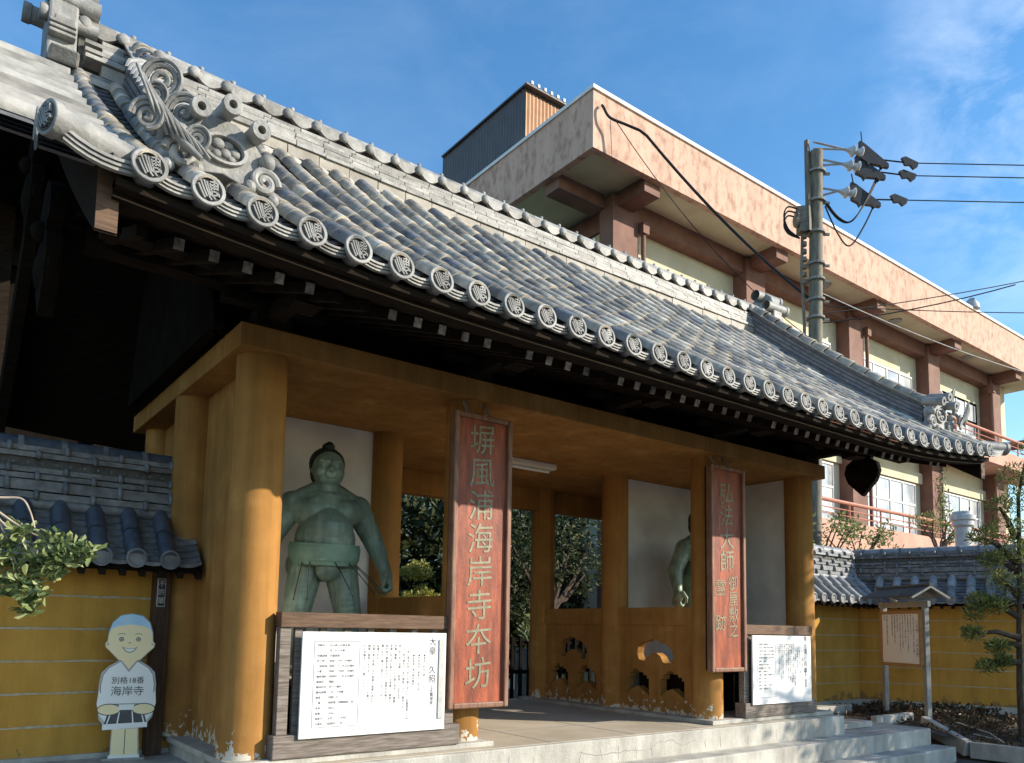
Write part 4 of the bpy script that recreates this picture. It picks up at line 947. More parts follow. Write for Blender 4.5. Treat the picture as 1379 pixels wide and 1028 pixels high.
# ------------------------------------------------------------------ cut-out figure
def cutout(x, y, z, ang, s):
    t = thing('boy_cutout', 'flat cut out board of a smiling boy in white robe on the left terrace', 'cutout', (x, y, z)); t.rotation_euler = (0, 0, ang)
    def lay(name, poly, m, d, th=.004, fix=True):
        b = MB(); b.plate([(u*s, v*s) for u, v in poly], [], th, lambda u, v, w: (u, -d-w, v)); return link(name, b.mesh(name, m), t)
    def grow(poly, g):
        cx = sum(p[0] for p in poly)/len(poly); cz = sum(p[1] for p in poly)/len(poly)
        return [(cx+(p[0]-cx)*(1+g), cz+(p[1]-cz)*(1+g)) for p in poly]
    def ell(cx, cz, rx, rz2, n=28, a0=0, a1=2*pi): return [(cx+rx*cos(a0+(a1-a0)*i/n), cz+rz2*sin(a0+(a1-a0)*i/n)) for i in range(n)]
    head = [(-.135, .86), (-.175, .90), (-.18, .93), (-.165, .95), (-.16, 1.02), (-.135, 1.10), (-.08, 1.155), (0, 1.17), (.08, 1.155), (.135, 1.10), (.16, 1.02), (.165, .95), (.18, .93), (.175, .90), (.135, .86), (.08, .80), (.03, .785), (-.03, .785), (-.08, .80)]
    body = [(u_*.94, v_) for u_, v_ in [(-.07, .785), (-.15, .74), (-.20, .69), (-.215, .60), (-.215, .42), (-.20, .33), (-.165, .29), (-.10, .285), (-.105, .04), (-.11, 0), (.12, 0), (.115, .04), (.10, .285), (.165, .30), (.20, .34), (.215, .42), (.215, .60), (.20, .69), (.15, .74), (.07, .785)]]
    lay('backing_board', grow(body, .03), 'grey_print', 0, .012); lay('backing_board', grow(head, .03), 'grey_print', .0005, .012)
    shirt = [(u_*.94, v_) for u_, v_ in [(-.065, .785), (-.15, .735), (-.19, .68), (-.205, .60), (-.20, .45), (.20, .45), (.205, .60), (.19, .68), (.15, .735), (.065, .785), (0, .70)]]
    lay('robe', grow(shirt, .024), 'line_print', .013, .001); lay('robe', shirt, 'white_print', .0145, .001)
    for sg in (-1, 1):
        slv = [(sg*.205, .56), (sg*.15, .45), (sg*.10, .44), (sg*.15, .31), (sg*.19, .36), (sg*.215, .45)]
        if sg < 0: slv = list(reversed(slv))
        lay('sleeve', slv, 'white_print', .0135, .001)
        lay('forearm', ell(sg*.125, .405, .087, .047), 'line_print', .0165, .001); lay('forearm', ell(sg*.125, .405, .080, .040), 'skin_print', .018, .001)
    lay('neck', [(-.06, .80), (0, .725), (.06, .80)], 'skin_print', .0155, .001)
    lay('skirt', [(-.155, .29), (-.12, .42), (.12, .42), (.155, .29)], 'dark_print', .0145, .001)
    for u in (-.10, -.045, .04, .10): lay('skirt_stripe', [(u-.004+u*.35, .292), (u+.006+u*.35, .292), (u+.005, .418), (u-.003, .418)], 'white_print', .0158, .0006)
    lay('belt', [(-.055, .40), (.055, .40), (.055, .445), (-.055, .445)], 'white_print', .019, .001)
    lay('hem', [(-.165, .245), (.16, .26), (.16, .30), (-.165, .29)], 'white_print', .0168, .001)
    lay('legs', [(-.095, .04), (.10, .04), (.09, .25), (-.09, .25)], 'skin_print', .0145, .001)
    lay('leg_line', [(.0, .05), (.006, .05), (.006, .245), (.0, .245)], 'line_print', .016, .0006)
    lay('sandals', [(-.115, .0), (.12, .0), (.115, .045), (-.11, .045)], 'white_print', .0168, .001)
    lay('face', grow(head, .020), 'line_print', .013, .001); lay('face', head, 'skin_print', .0145, .001)
    hair = [(-.158, 1.0), (-.16, 1.02), (-.135, 1.10), (-.08, 1.155), (0, 1.17), (.08, 1.155), (.135, 1.10), (.16, 1.02), (.158, 1.0), (.145, 1.045), (.10, 1.07), (0, 1.085), (-.10, 1.07), (-.145, 1.045)]
    lay('hair', hair, 'blue_print', .016, .001)
    for sg in (-1, 1):
        lay('eye', ell(sg*.062-.005, .965, .018, .018, 18), 'line_print', .016, .0006); lay('eye_white', ell(sg*.062-.005, .965, .0125, .0125, 16), 'grey_print', .0168, .0006); lay('pupil', ell(sg*.062-.005, .965, .006, .006, 12), 'line_print', .0176, .0006)
        b = [(sg*.062-.005+.03*cos(a), 1.0+.012*sin(a)) for a in [pi*.1+pi*.8*i/8 for i in range(9)]]+[(sg*.062-.005+.03*cos(a), .996+.012*sin(a)) for a in [pi*.9-pi*.8*i/8 for i in range(9)]]
        lay('eyebrow', b, 'line_print', .016, .0006)
        lay('ear_line', ell(sg*.162, .925, .008, .012, 12), 'grey_print', .016, .0006)
    lay('nose', [(-.018, .935), (-.005, .940), (.008, .935), (-.005, .932)], 'line_print', .016, .0006)
    lay('mouth', [(-.062, .905), (-.03, .893), (0, .889), (.03, .893), (.055, .905), (.03, .868), (0, .855), (-.035, .868)], 'line_print', .016, .0006)
    lay('mouth', [(-.05, .899), (-.03, .890), (0, .886), (.03, .890), (.045, .899), (.025, .872), (0, .861), (-.03, .872)], 'white_print', .0168, .0006)
    b = MB(); put_text(b, '別格18番', .060*s, lambda v: (v.x, -.0185-.0005*(v.z > 0), .632*s+v.y), ext=.0004, off=0, res=2); put_text(b, '海岸寺', .082*s, lambda v: (v.x, -.0185-.0005*(v.z > 0), .545*s+v.y), ext=.0004, off=0, res=2)
    link('lettering', b.mesh('lettering', 'line_print', fix=False), t)
    b = MB()
    for sg in (-1, 1): b.bar((sg*.07, .012, .0), (sg*.07, .03, .7*s), .025, .02, (0, 1, 0)); 
    b.bar((-.16, .03, .012), (.16, .03, .012), .12, .02); link('support_frame', b.mesh('support_frame', 'greypost'), t)
cutout(-.315, 1.48, -.04, radians(-12), 1.035)

# ------------------------------------------------------------------ notice stand on the bed
p1 = Vector((11.19, .985, -.28)); p2 = Vector((10.70, .075, -.28)); dv = (p2-p1).normalized(); nv = Vector((dv.y, -dv.x, 0)); nv = nv if nv.x < 0 else -nv
st = thing('notice_stand', 'roofed notice stand with two grey posts before the shaded yellow wall', 'notice board', (p1+p2)/2)
st_o = wloc(st)
def L3(u, v, w): return p1+dv*u+nv*v+Vector((0, 0, w+.28))   # along, out, absolute height
for u in (0.0, 1.03):
    a = L3(u, 0, -.3); MB().bar(a, L3(u, 0, 1.66), .075, .075, tuple(nv)).build('post', 'greypost', st, bevel=.005)
MB().bar(L3(-.10, 0, 1.60), L3(1.13, 0, 1.60), .05, .09).build('cross_beam', 'greypost', st)
fr = [(.03, .64), (1.0, .64), (1.0, 1.47), (.03, 1.47)]
MB().plate(fr, [], .03, lambda u, v, w: L3(u, .04+w, v)).build('notice_panel', 'paper', st)
for a, c in zip(fr, fr[1:]+fr[:1]): MB().bar(L3(a[0], .06, a[1]), L3(c[0], .06, c[1]), .05, .045, tuple(nv)).build('frame_bar', 'varnish', st)
b = MB()
def fl(cu, cw): return lambda v: L3(cu+v.x, .0715+.0005*(v.z > 0), cw+v.y)
put_text(b, vcol('二王門 三の王門'), .066, fl(.925, 1.06), ext=.0005, res=2, lsp=1.12)
NB = ['この門は当山の表門にあたり、左右に大豪と', '琴ヶ濱の像をおさめる。', '弘法大師御誕生の地として古くから知られ、', '屏風浦の名もこの地より起こる。', '境内には奥の院をはじめ多くの堂宇が', 'ならび、四季を通じて参詣の人が絶えない。', '門は昭和に再建され、', '四国別格霊場第十八番札所である。', '経納山迦毘羅衛院海岸寺', '', '香川県仲多度郡多度津町大字西白方', '海岸寺']
for q, s in enumerate(NB): put_text(b, vcol(s), .029, fl(.845-.066*q, 1.43), ext=.0005, res=1, lsp=1.06, aly='TOP', off=.0005)
b.build('lettering', 'ink', st, fix=False)
for s_ in (-1, 1):
    for k in range(4):
        u0, u1 = -.14+k*.33, -.14+(k+1)*.33-.006
        b = MB(); b.plate([(0, 0), (.31, -.165), (.31, -.183), (0, -.022)], [], u1-u0, lambda a, c, w: L3(u0+w, s_*a, 1.885+c)); b.build('roof_sheet', 'slate', st)
for u in (-.12, 1.16):
    for s_ in (-1, 1): MB().bar(L3(u, 0, 1.86), L3(u, s_*.32, 1.685), .03, .05, tuple(dv)).build('gable_board', 'greypost', st)
MB().bar(L3(-.15, 0, 1.895), L3(1.19, 0, 1.895), .07, .03).build('ridge_strip', 'slate', st)

# ------------------------------------------------------------------ planting bed and curbs
bed = MB(); nx, ny = 46, 46
def bedz(x, y): return -.22-.24*max(0, min(1, (.1-y)/1.3))+.035*mnoise.noise(Vector((x*2.2, y*2.2, 0)))+.015*mnoise.noise(Vector((x*7, y*7, 3)))
rows = []
for j in range(ny+1):
    y = -3.6+(5.86)*j/ny; rows.append([])
    xl = 9.75 if y > .1 else (9.75+.45*min(1, (.1-y)/.8))
    for i in range(nx+1):
        x = xl+(15.5-xl)*i/nx; rows[-1].append((x, y, bedz(x, y)))
bed.strip(rows); tag(bed.build('garden_bed', 'soil', smooth=True, fix=False), kind='structure')
cb = thing('bed_curb', 'low concrete curb sloping down beside the steps round the planting bed', 'curb', (10.3, -.3, -.5))
MB().bar((10.85, .42, -.20), (9.72, .42, -.20), .10, .20).build('curb_piece', 'concrete', cb, bevel=.012)
MB().bar((10.62, .12, -.22), (10.12, -.72, -.46), .11, .22).build('curb_piece', 'concrete', cb, bevel=.012)
MB().bar((10.12, -.76, -.47), (10.45, -3.6, -.49), .11, .22).build('curb_piece', 'concrete', cb, bevel=.012)
MB().bar((9.0, 1.55, -.16), (10.95, 1.55, -.16), .22, .18).build('curb_piece', 'concrete', cb, bevel=.012)

# ------------------------------------------------------------------ vegetation
def leaves(b, c, rad, n, ls, rg, flat=1.0, asp=.42, up=.35, needle=False):
    for _ in range(n):
        while True:
            p = Vector((rg.uniform(-1, 1), rg.uniform(-1, 1), rg.uniform(-1, 1)))
            if p.length <= 1: break
        if rg.random() < .6: p = p.normalized()*rg.uniform(.65, 1)
        q = Vector(c)+Vector((p.x*rad, p.y*rad, p.z*rad*flat))
        d = Vector((rg.gauss(0, 1), rg.gauss(0, 1), rg.gauss(0, .7)+up)).normalized()
        if needle: d = (d+p*.6+Vector((0, 0, .4))).normalized()
        s = d.cross(Vector((rg.gauss(0, 1), rg.gauss(0, 1), rg.gauss(0, 1)))).normalized(); nrm = d.cross(s)
        l = ls*rg.uniform(.65, 1.25); w = l*asp
        b.add([q, q+d*l*.35+s*w*.34+nrm*w*.08, q+d*l*.75+s*w*.5+nrm*w*.14, q+d*l-nrm*w*.1, q+d*l*.75-s*w*.5+nrm*w*.14, q+d*l*.35-s*w*.34+nrm*w*.08], [(0, 1, 2, 3), (0, 3, 4, 5)])
def plant(name, label, cat, base, trunk_paths, clumps, nleaf, ls, m, seed, trunkm='bark', group=None, crown='crown', tr=(.06, .012), **k):
    t = thing(name, label, cat, base, group); rg = random.Random(seed); b = MB()
    for pth in trunk_paths:
        n = len(pth); b.tube(pth, [tr[0]*(1-i/(n-1))+tr[1]*i/(n-1) for i in range(n)], 7)
    b.build('trunk', trunkm, t, smooth=True); b = MB()
    for (x, y, z, r) in clumps: leaves(b, (x, y, z), r, int(nleaf*(.7+.6*rg.random())), ls, rg, **k)
    b.build(crown, m, t, fix=False); return t
# sunlit branch reaching in from the left
rg = random.Random(11)
br_paths = [smooth(q) for q in ([(-2.3, -1.7, 1.35), (-1.9, -1.9, 1.62), (-1.62, -1.98, 1.60), (-1.54, -1.98, 1.50), (-1.46, -2.03, 1.42), (-1.38, -2.08, 1.36), (-1.30, -2.12, 1.355)],
            [(-1.62, -1.98, 1.60), (-1.55, -1.98, 1.60), (-1.48, -2.0, 1.60), (-1.45, -2.03, 1.55), (-1.43, -2.05, 1.48)], [(-1.58, -1.98, 1.56), (-1.50, -2.0, 1.50), (-1.42, -2.04, 1.45), (-1.34, -2.1, 1.43)],
            [(-1.56, -1.97, 1.53), (-1.52, -1.98, 1.44), (-1.48, -2.0, 1.33), (-1.43, -2.04, 1.20)], [(-1.60, -1.97, 1.52), (-1.57, -1.97, 1.42), (-1.54, -1.97, 1.30)], [(-1.46, -2.03, 1.42), (-1.42, -2.05, 1.37), (-1.37, -2.08, 1.29)], [(-1.54, -1.98, 1.50), (-1.48, -2.0, 1.45), (-1.44, -2.03, 1.38)])]
cl = [(-1.30, -2.12, 1.38, .05), (-1.25, -2.16, 1.385, .035), (-1.35, -2.09, 1.35, .05), (-1.42, -2.05, 1.36, .045), (-1.36, -2.09, 1.43, .035), (-1.47, -2.01, 1.47, .035), (-1.54, -1.97, 1.31, .06), (-1.46, -2.03, 1.27, .055), (-1.42, -2.06, 1.22, .05), (-1.51, -1.99, 1.36, .05), (-1.50, -1.99, 1.24, .05), (-1.37, -2.08, 1.29, .04), (-1.43, -2.04, 1.15, .035), (-1.56, -1.97, 1.42, .045), (-1.7, -1.9, 1.4, .1), (-1.8, -1.9, 1.25, .12)]
plant('leafy_shrub', 'sunlit leafy branch with pale twigs reaching in over the left wall', 'shrub', (-2.3, -1.7, -.61), [[(-2.3, -1.7, -.61), (-2.32, -1.7, .5), (-2.3, -1.7, 1.35)]]+br_paths, cl, 62, .047, 'leaf_shrub', 5, 'twig', tr=(.0058, .0026), asp=.46, up=.3)
# pine at the right, in the bed
def sc9(p): return (-1.809+(p[0]+1.809)*1.22, -5.768+(p[1]+5.768)*1.22, 1.105+(p[2]-1.105)*1.22)
pc = [(8.66, -1.98, 3.05, .22), (8.75, -1.96, 2.75, .25), (8.52, -1.86, 2.66, .17), (8.62, -1.9, 2.40, .22), (8.42, -1.70, 2.30, .16), (8.72, -1.96, 2.15, .22), (8.50, -1.75, 2.02, .14), (8.58, -1.78, 1.80, .16), (8.77, -1.88, 1.72, .22), (8.45, -1.62, 1.52, .16), (8.40, -1.58, 1.38, .12), (8.60, -1.75, 1.48, .14), (8.40, -1.55, 1.14, .12), (8.66, -1.72, .98, .13), (8.56, -1.62, .74, .11), (8.72, -1.75, .80, .10), (8.95, -2.1, 2.9, .3), (9.1, -2.2, 2.4, .3), (9.05, -2.1, 1.9, .3), (8.95, -2.3, 3.4, .35), (9.3, -2.5, 2.8, .4)]
pcl = [(*sc9(c[:3]), c[3]*1.15) for c in pc]
tb = sc9((8.9, -1.86, .3)); tb = (tb[0], tb[1], -.5)
tp = [tb, sc9((8.88, -1.86, .5)), sc9((8.84, -1.9, 1.3)), sc9((8.80, -1.95, 2.0)), sc9((8.76, -1.98, 2.8)), sc9((8.8, -2.1, 3.4))]
bps = [tp]+[[sc9((8.84, -1.9, z)), sc9(((8.84+c[0])/2, (c[1]-1.9)/2, (z+c[2])/2+.05)), sc9(c[:3])] for z, c in ((.8, pc[14]), (1.0, pc[13]), (1.1, pc[12]), (1.35, pc[9]), (1.6, pc[7]), (1.9, pc[6]), (2.0, pc[4]), (2.3, pc[2]), (1.5, pc[11]))]
plant('pine_tree', 'pine with dark trunk and layered branches at the right of the bed', 'tree', tb, bps, pcl, 270, .09, 'leaf_pine', 8, tr=(.055, .018), asp=.20, flat=.65, needle=True)
# unseen trees to the right for dappled shade; low one added to shade bed
for k, (x, y, h) in enumerate(((13.6, -5.6, 5.4), (16.2, -7.4, 6.5), (14.4, -4.0, 2.9))):
    rg = random.Random(60+k); clp = [(x+rg.uniform(-1.3, 1.3), y+rg.uniform(-1.2, 1.2), h*rg.uniform(.42, 1.0), rg.uniform(.4, .7)) for _ in range(16)]
    plant('broadleaf_tree', ('taller nearer broad leafy tree', 'farther broad leafy tree', 'low dense broad leafy tree')[k]+' standing out of view beyond the bed', 'tree', (x, y, -.6), [[(x, y, -.6), (x+.05, y, h*.5), (x, y+.1, h*.85)]]+[[(x, y, h*.45), ((x+c[0])/2, (y+c[1])/2, c[2]*.92), c[:3]] for c in clp[:8]], clp, 170, .13, 'leaf_dark', 70+k, tr=(.12, .03), group='trees beyond the bed')
# garden behind the gate
gt = [(8.0, 7.2, 2.9, .8), (8.8, 7.0, 3.2, .8), (9.6, 7.1, 3.0, .8), (10.3, 7.2, 3.1, .7), (7.4, 7.3, 2.4, .7), (8.3, 6.8, 2.2, .6), (9.9, 7.0, 2.3, .5), (9.2, 7.4, 2.7, .7), (8.2, 6.9, 1.5, .4), (7.9, 7.2, 3.6, .8), (9.0, 7.2, 3.9, .8)]
plant('garden_tree', 'dark broadleaf tree with bare lower limbs seen through the gate', 'tree', (8.9, 7.1, -.3), [[(8.9, 7.1, -.3), (8.85, 7.1, .9), (8.9, 7.1, 2.0), (8.9, 7.1, 3.0)]]+[[(8.87, 7.1, .9+.12*i), ((8.9+c[0])/2, 7.05, (1.2+c[2])/2), c[:3]] for i, c in enumerate(gt[:8])], gt, 330, .12, 'leaf_dark', 21, tr=(.09, .022))
plant('spiky_shrub', 'pale spiky shrub beside the long red board seen through the gate', 'shrub', (8.05, 6.3, -.3), [[(8.05, 6.3, -.3), (8.0, 6.3, .8), (8.05, 6.3, 1.35)]], [(7.95, 6.3, 1.4, .3), (8.15, 6.3, 1.05, .22), (7.8, 6.3, .9, .2)], 45, .22, 'leaf_shrub', 22, tr=(.03, .015), asp=.16, needle=True)
plant('clipped_shrub', 'bright yellow green clipped shrub seen past the bronze hand', 'shrub', (5.75, 7.0, -.3), [[(5.75, 7.0, -.3), (5.75, 7.0, 1.0), (5.75, 7.0, 2.1)]], [(5.72, 7.0, 2.15, .26), (5.5, 7.0, 2.10, .18), (5.8, 7.0, 1.72, .22), (5.55, 7.05, 1.6, .2), (6.0, 7.0, 1.6, .2)], 380, .075, 'leaf_yellow', 23, tr=(.04, .02), flat=.75)
plant('low_shrub', 'low green shrub at the foot of the dark garden fence', 'shrub', (8.4, 6.0, -.3), [[(8.4, 6.0, -.3), (8.4, 6.0, 0)]], [(8.1, 6.0, -.05, .2), (8.5, 6.0, -.08, .22), (8.9, 6.05, -.05, .2)], 120, .08, 'leaf_shrub', 24, tr=(.02, .01))
t = thing('garden_fence', 'dark slatted garden fence seen through the gate passage', 'fence', (8.2, 6.2, -.3))
for z in (.25, .80): MB().box(7.0, 10.4, 6.18, 6.22, z, z+.07).build('fence_rail', 'darker', t)
pm_ = MB().box(-.03, .03, -.02, .02, 0, 1.25).mesh('fence_slat', 'darker')
for k in range(17): inst('fence_slat', pm_, t, (7.1+k*.2, 6.15, -.3))
t = tag(MB().sphere((8.35, 6.75, .95), .36, 14, 10, (1, .7, .75)).build('garden_rock', 'stone', smooth=True), 'rounded pale garden rock behind the dark fence slats', 'rock')
b = MB(); b.box(8.0, 8.7, 6.5, 7.0, -.6, .72); tag(b.build('stone_block', 'stone', bevel=.04), 'grey stone block carrying the rounded garden rock', 'stone')
hg = [(3.2+i*.75, 9.6+.3*((i*7) % 3), z, .75) for i in range(13) for z in (.6, 1.6, 2.6, 3.5)]
plant('evergreen_hedge', 'tall dark evergreen hedge closing the garden behind the gate', 'hedge', (7.5, 9.8, -.6), [[(3.5+i*1.4, 9.8, -.6), (3.5+i*1.4, 9.8, 1.2), (3.5+i*1.4, 9.8, 2.8)] for i in range(6)], hg, 330, .30, 'leaf_dark', 31, tr=(.07, .03))
# shrubs beyond the right-hand wall
for i, (x, y, z, w, lab) in enumerate(((13.9, 3.7, 3.1, 1.0, 'thin leafed shrub rising beside the gate end pillar behind the wall'), (15.6, 3.9, 3.2, 1.2, 'spreading bare twigged shrub behind the sunlit wall cap'), (19.4, 3.7, 3.9, .9, 'slender pine shrub in front of the creeper covered pillar'))):
    rg = random.Random(40+i); cls = [(x+rg.uniform(-w, w), y+rg.uniform(-.4, .4), z+rg.uniform(-.45, .45), .22) for _ in range(13)]
    plant('garden_shrub', lab, 'shrub', (x, y, -.6), [[(x, y, -.6), (x, y, z-.8)]]+[[(x, y, z-.8), ((x+c[0])/2, y, z-.35), (c[0], c[1], c[2]+.1)] for c in cls], cls, 62, .11, 'leaf_pine' if i == 2 else 'leaf_shrub', 50+i, tr=(.035, .009), needle=(i == 2), asp=.25 if i == 2 else .4)
# creeper on the pillar of the building
# ground cover in the bed
rg = random.Random(9); b = MB()
for _ in range(5200):
    x, y = rg.uniform(10.2, 15), rg.uniform(-3.4, 2.0)
    if x > 12.55+.34*(2.2-y)*1.0: continue
    leaves(b, (x, y, bedz(x, y)+.02), .03, 1, .075, rg, flat=.5)
tag(b.build('ground_cover', 'leaf_dry', fix=False), kind='stuff')
rg = random.Random(19); b = MB()
for _ in range(120):
    x, y = rg.uniform(10.8, 13.2), rg.uniform(-.9, 1.6)
    if x > 12.35+.34*(2.2-y): continue
    leaves(b, (x, y, bedz(x, y)+.08), .09, 16, .085, rg, flat=.8)
tag(b.build('low_undergrowth', 'leaf_dry', fix=False), kind='stuff')
tw = MB(); tw.tube([(10.6, -1.0, -.38), (10.9, -.7, -.3), (11.0, -.2, -.2)], .012, 6); tw.tube([(10.75, -.85, -.36), (10.6, -.6, -.3)], .009, 6); tag(tw.build('fallen_twig', 'twig', smooth=True), 'pale fallen twig lying on the dark soil of the bed', 'twig')

# ------------------------------------------------------------------ dark timber hall behind the left wall
hall = thing('timber_hall', 'dark timber temple hall in deep shade behind the left yellow wall', 'building', (-4.5, 6.3, -.6))
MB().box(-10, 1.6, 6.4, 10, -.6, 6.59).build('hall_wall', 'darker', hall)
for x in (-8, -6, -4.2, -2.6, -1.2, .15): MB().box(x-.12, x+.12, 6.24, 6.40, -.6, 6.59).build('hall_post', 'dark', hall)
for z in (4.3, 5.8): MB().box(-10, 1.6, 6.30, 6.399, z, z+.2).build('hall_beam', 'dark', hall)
MB().box(-10.5, .6, 3.15, 10.5, 6.6, 6.75).build('hall_shade_eave', 'darker', hall)  # unseen deep overhang, added so the hall wall stays out of the sun

# ------------------------------------------------------------------ pink school-like building
bld = thing('pink_building', 'pink stuccoed concrete building with deep flat eaves behind the gate', 'building', (20, 7, -.6))
YP, YW, YC = 6.61, 8.15, 7.68; XL, XR = 9.70, 37.0; ZT, ZB = 13.39, 11.99
MB().box(XL, XR, YP, YP+.18, ZB, ZT).build('parapet', 'pink', bld)
MB().box(XL, XL+.18, YP+.18, 22, ZB, ZT).build('parapet', 'pink', bld)
b = MB(); b.box(XL-.04, XR, YP-.05, YP+.26, ZT, ZT+.09); b.box(XL-.04, XL+.24, YP+.26, 22, ZT, ZT+.09); b.build('coping', 'coping', bld)
MB().box(XL+.18, XR, YP+.18, 22, ZB+.10, ZB+.25).build('soffit', 'cream', bld)
MB().box(11.9, XR-1, YW, 21, -.6, ZB+.08).build('wall', 'cream', bld)
CX = [11.85, 17.25, 22.8, 28.35, 33.85]
for x in CX:
    MB().box(x-.45, x+.45, YC, YW+.02, -.6, ZB-.01).build('pillar', 'redbrown', bld)
    MB().box(x-.27, x+.27, YP+.181, YC, ZB-.27, ZB+.099).build('soffit_beam', 'redbrown', bld)
MB().box(XL+.181, 11.4, 8.0, 8.5, ZB-.27, ZB+.099).build('soffit_beam', 'redbrown', bld)
for a, c in zip(CX, CX[1:]): MB().box(a+.45, c-.45, YC+.1, YW, ZB-.42, ZB+.098).build('wall_beam', 'redbrown', bld)
MB().box(11.8, 12.0, YW, 21, ZB-.5, ZB+.05).build('wall_beam', 'redbrown', bld)
for x in (12.42, 23.36, 33.3):
    b = MB(); b.cyl((x, YC-.06, -.6), (x, YC-.06, 11.2), .06, 10); b.box(x-.11, x+.11, YC-.17, YC+.05, 11.2, 11.5); b.build('downpipe', 'redbrown', bld, smooth=False)
pane_cache = {}
def window(x0, x1, z0, z1, nx_, nz_, y=YW):
    f = MB(); fw = .06
    f.box(x0, x1, y-.05, y-.002, z0, z0+fw); f.box(x0, x1, y-.05, y-.002, z1-fw, z1)
    for k in range(nx_+1):
        x = x0+(x1-x0-fw)*k/nx_; f.box(x, x+fw, y-.045, y-.003, z0+fw, z1-fw)
    for k in range(1, nz_):
        z = z0+(z1-z0)*k/nz_; f.box(x0+fw, x1-fw, y-.043, y-.004, z-.035, z+.035)
    w_ = f.build('window', 'alu', bld)
    pw, ph = (x1-x0)/nx_-.01, (z1-z0)/nz_-.01; key = (round(pw, 2), round(ph, 2))
    if key not in pane_cache:
        pane_cache[key] = MB().box(0, pw, -.012, 0, 0, ph).mesh('pane', 'glass')
    for i in range(nx_):
        for j in range(nz_): inst('pane', pane_cache[key], w_, (x0+(x1-x0)*i/nx_, y-.006, z0+(z1-z0)*j/nz_))
for a, c in zip(CX, CX[1:]):
    window(a+.95, c-.85, 9.1, 10.75, 4, 2)
    window(a+.95, c-.85, 4.3, 6.68, 4, 3)
    MB().box(a+.46, c-.46, YW-.12, YW, 6.72, 7.12).build('lintel_band', 'cream', bld)
window(29.9, 33.0, 9.1, 10.75, 3, 2)
for (zt, zb, zr) in ((8.38, 7.78, 9.0), (4.45, 3.6, 5.05)):
    MB().box(13, XR, YP+.14, YP+.32, zb, zt).build('balcony_parapet', 'pinkflat', bld)
    MB().box(13, XR, YP+.32, YW, zb, zb+.18).build('balcony_slab', 'pinkflat', bld)
    b = MB(); b.cyl((13, YP+.23, zr), (XR, YP+.23, zr), .06, 8); x = 13.2
    b.cyl((13, YP+.23, zt+.2), (XR, YP+.23, zt+.2), .018, 6); b.cyl((13, YP+.23, zt+.38), (XR, YP+.23, zt+.38), .018, 6)
    while x < XR: b.cyl((x, YP+.23, zt), (x, YP+.23, zr), .03, 8); x += 1.85
    b.build('balcony_rail', 'rail', bld, smooth=True)
MB().box(13, XR, YP+.2, YP+.3, -.6, 3.6).build('lower_wall', 'pinkflat', bld)
for x in (24.9, 30.6, 20.4): MB().cyl((x, 7.4, ZB+.06), (x, 7.4, ZB+.1), .22, 16).build('soffit_lamp', 'greymetal', bld, smooth=True)
b = MB(); b.tube([(29.4, YP+.1, ZT+.09), (29.4, YP+.1, ZT+.3), (29.25, YP+.0, ZT+.42)], [.3, .28, .1], 12); b.build('roof_vent', 'greymetal', bld, smooth=True)
MB().box(39.2, 40.5, 8.0, 10, 10.2, 10.35).build('eave_board', 'redbrown', bld)
# roof plant room with corrugated cladding; shaded side and sunlit front put into its colours
pr = thing('plant_room', 'brown corrugated plant room on the roof of the pink building', 'rooftop room', (11, 10.5, ZT))
xa, xb, ya_, yb_, zt_ = 9.9, 12.6, 9.4, 13.4, 15.12
b = MB(); n = 60; b.strip([[(xa+(.02 if k % 2 else 0), ya_+(yb_-ya_)*k/n, z) for k in range(n+1)] for z in (12.2, zt_)]); b.build('side_cladding', 'brownmetal', pr, fix=False)
b = MB(); n = 44; b.strip([[(xa+.02+(xb-xa)*k/n, ya_+(.03 if k % 2 else 0), z) for k in range(n+1)] for z in (12.2, zt_-.12)]); b.build('front_cladding', 'sunlitmetal', pr, fix=False)
b = MB(); b.box(xa-.06, xb+.06, ya_-.12, yb_, zt_, zt_+.05); b.build('roof_sheet', 'brownmetal', pr)
rb = MB().box(-.035, .035, -.14, 3.9, 0, .09).mesh('roof_rib', 'greymetal')
for k in range(12): inst('roof_rib', rb, pr, (xa+.12+k*.22, ya_, zt_+.05))
b = MB(); b.box(xa+.05, xb, ya_+.05, yb_, 12.2, zt_-.001); b.build('room_core', 'brownmetal', pr)

# white vent pipe above the wall
t = thing('vent_pipe', 'grey white vent pipe with flanged collar above the shaded wall cap', 'pipe', (11.92, 0.02, 2.2))
t.location = (15.05, 1.3, -.6)
b = MB(); b.cyl((15.05, 1.3, -.6), (15.05, 1.3, 3.35), .15, 20); b.build('pipe', 'porcelain', t, smooth=True)
b = MB(); b.lathe((15.05, 1.3, 0), (0, 0, 1), [(3.30, .151), (3.34, .20), (3.43, .20), (3.45, .235), (3.54, .235), (3.56, .20), (3.62, .19), (3.63, .01)], 24)
b.build('collar', 'porcelain', t, smooth=True, ang=30)

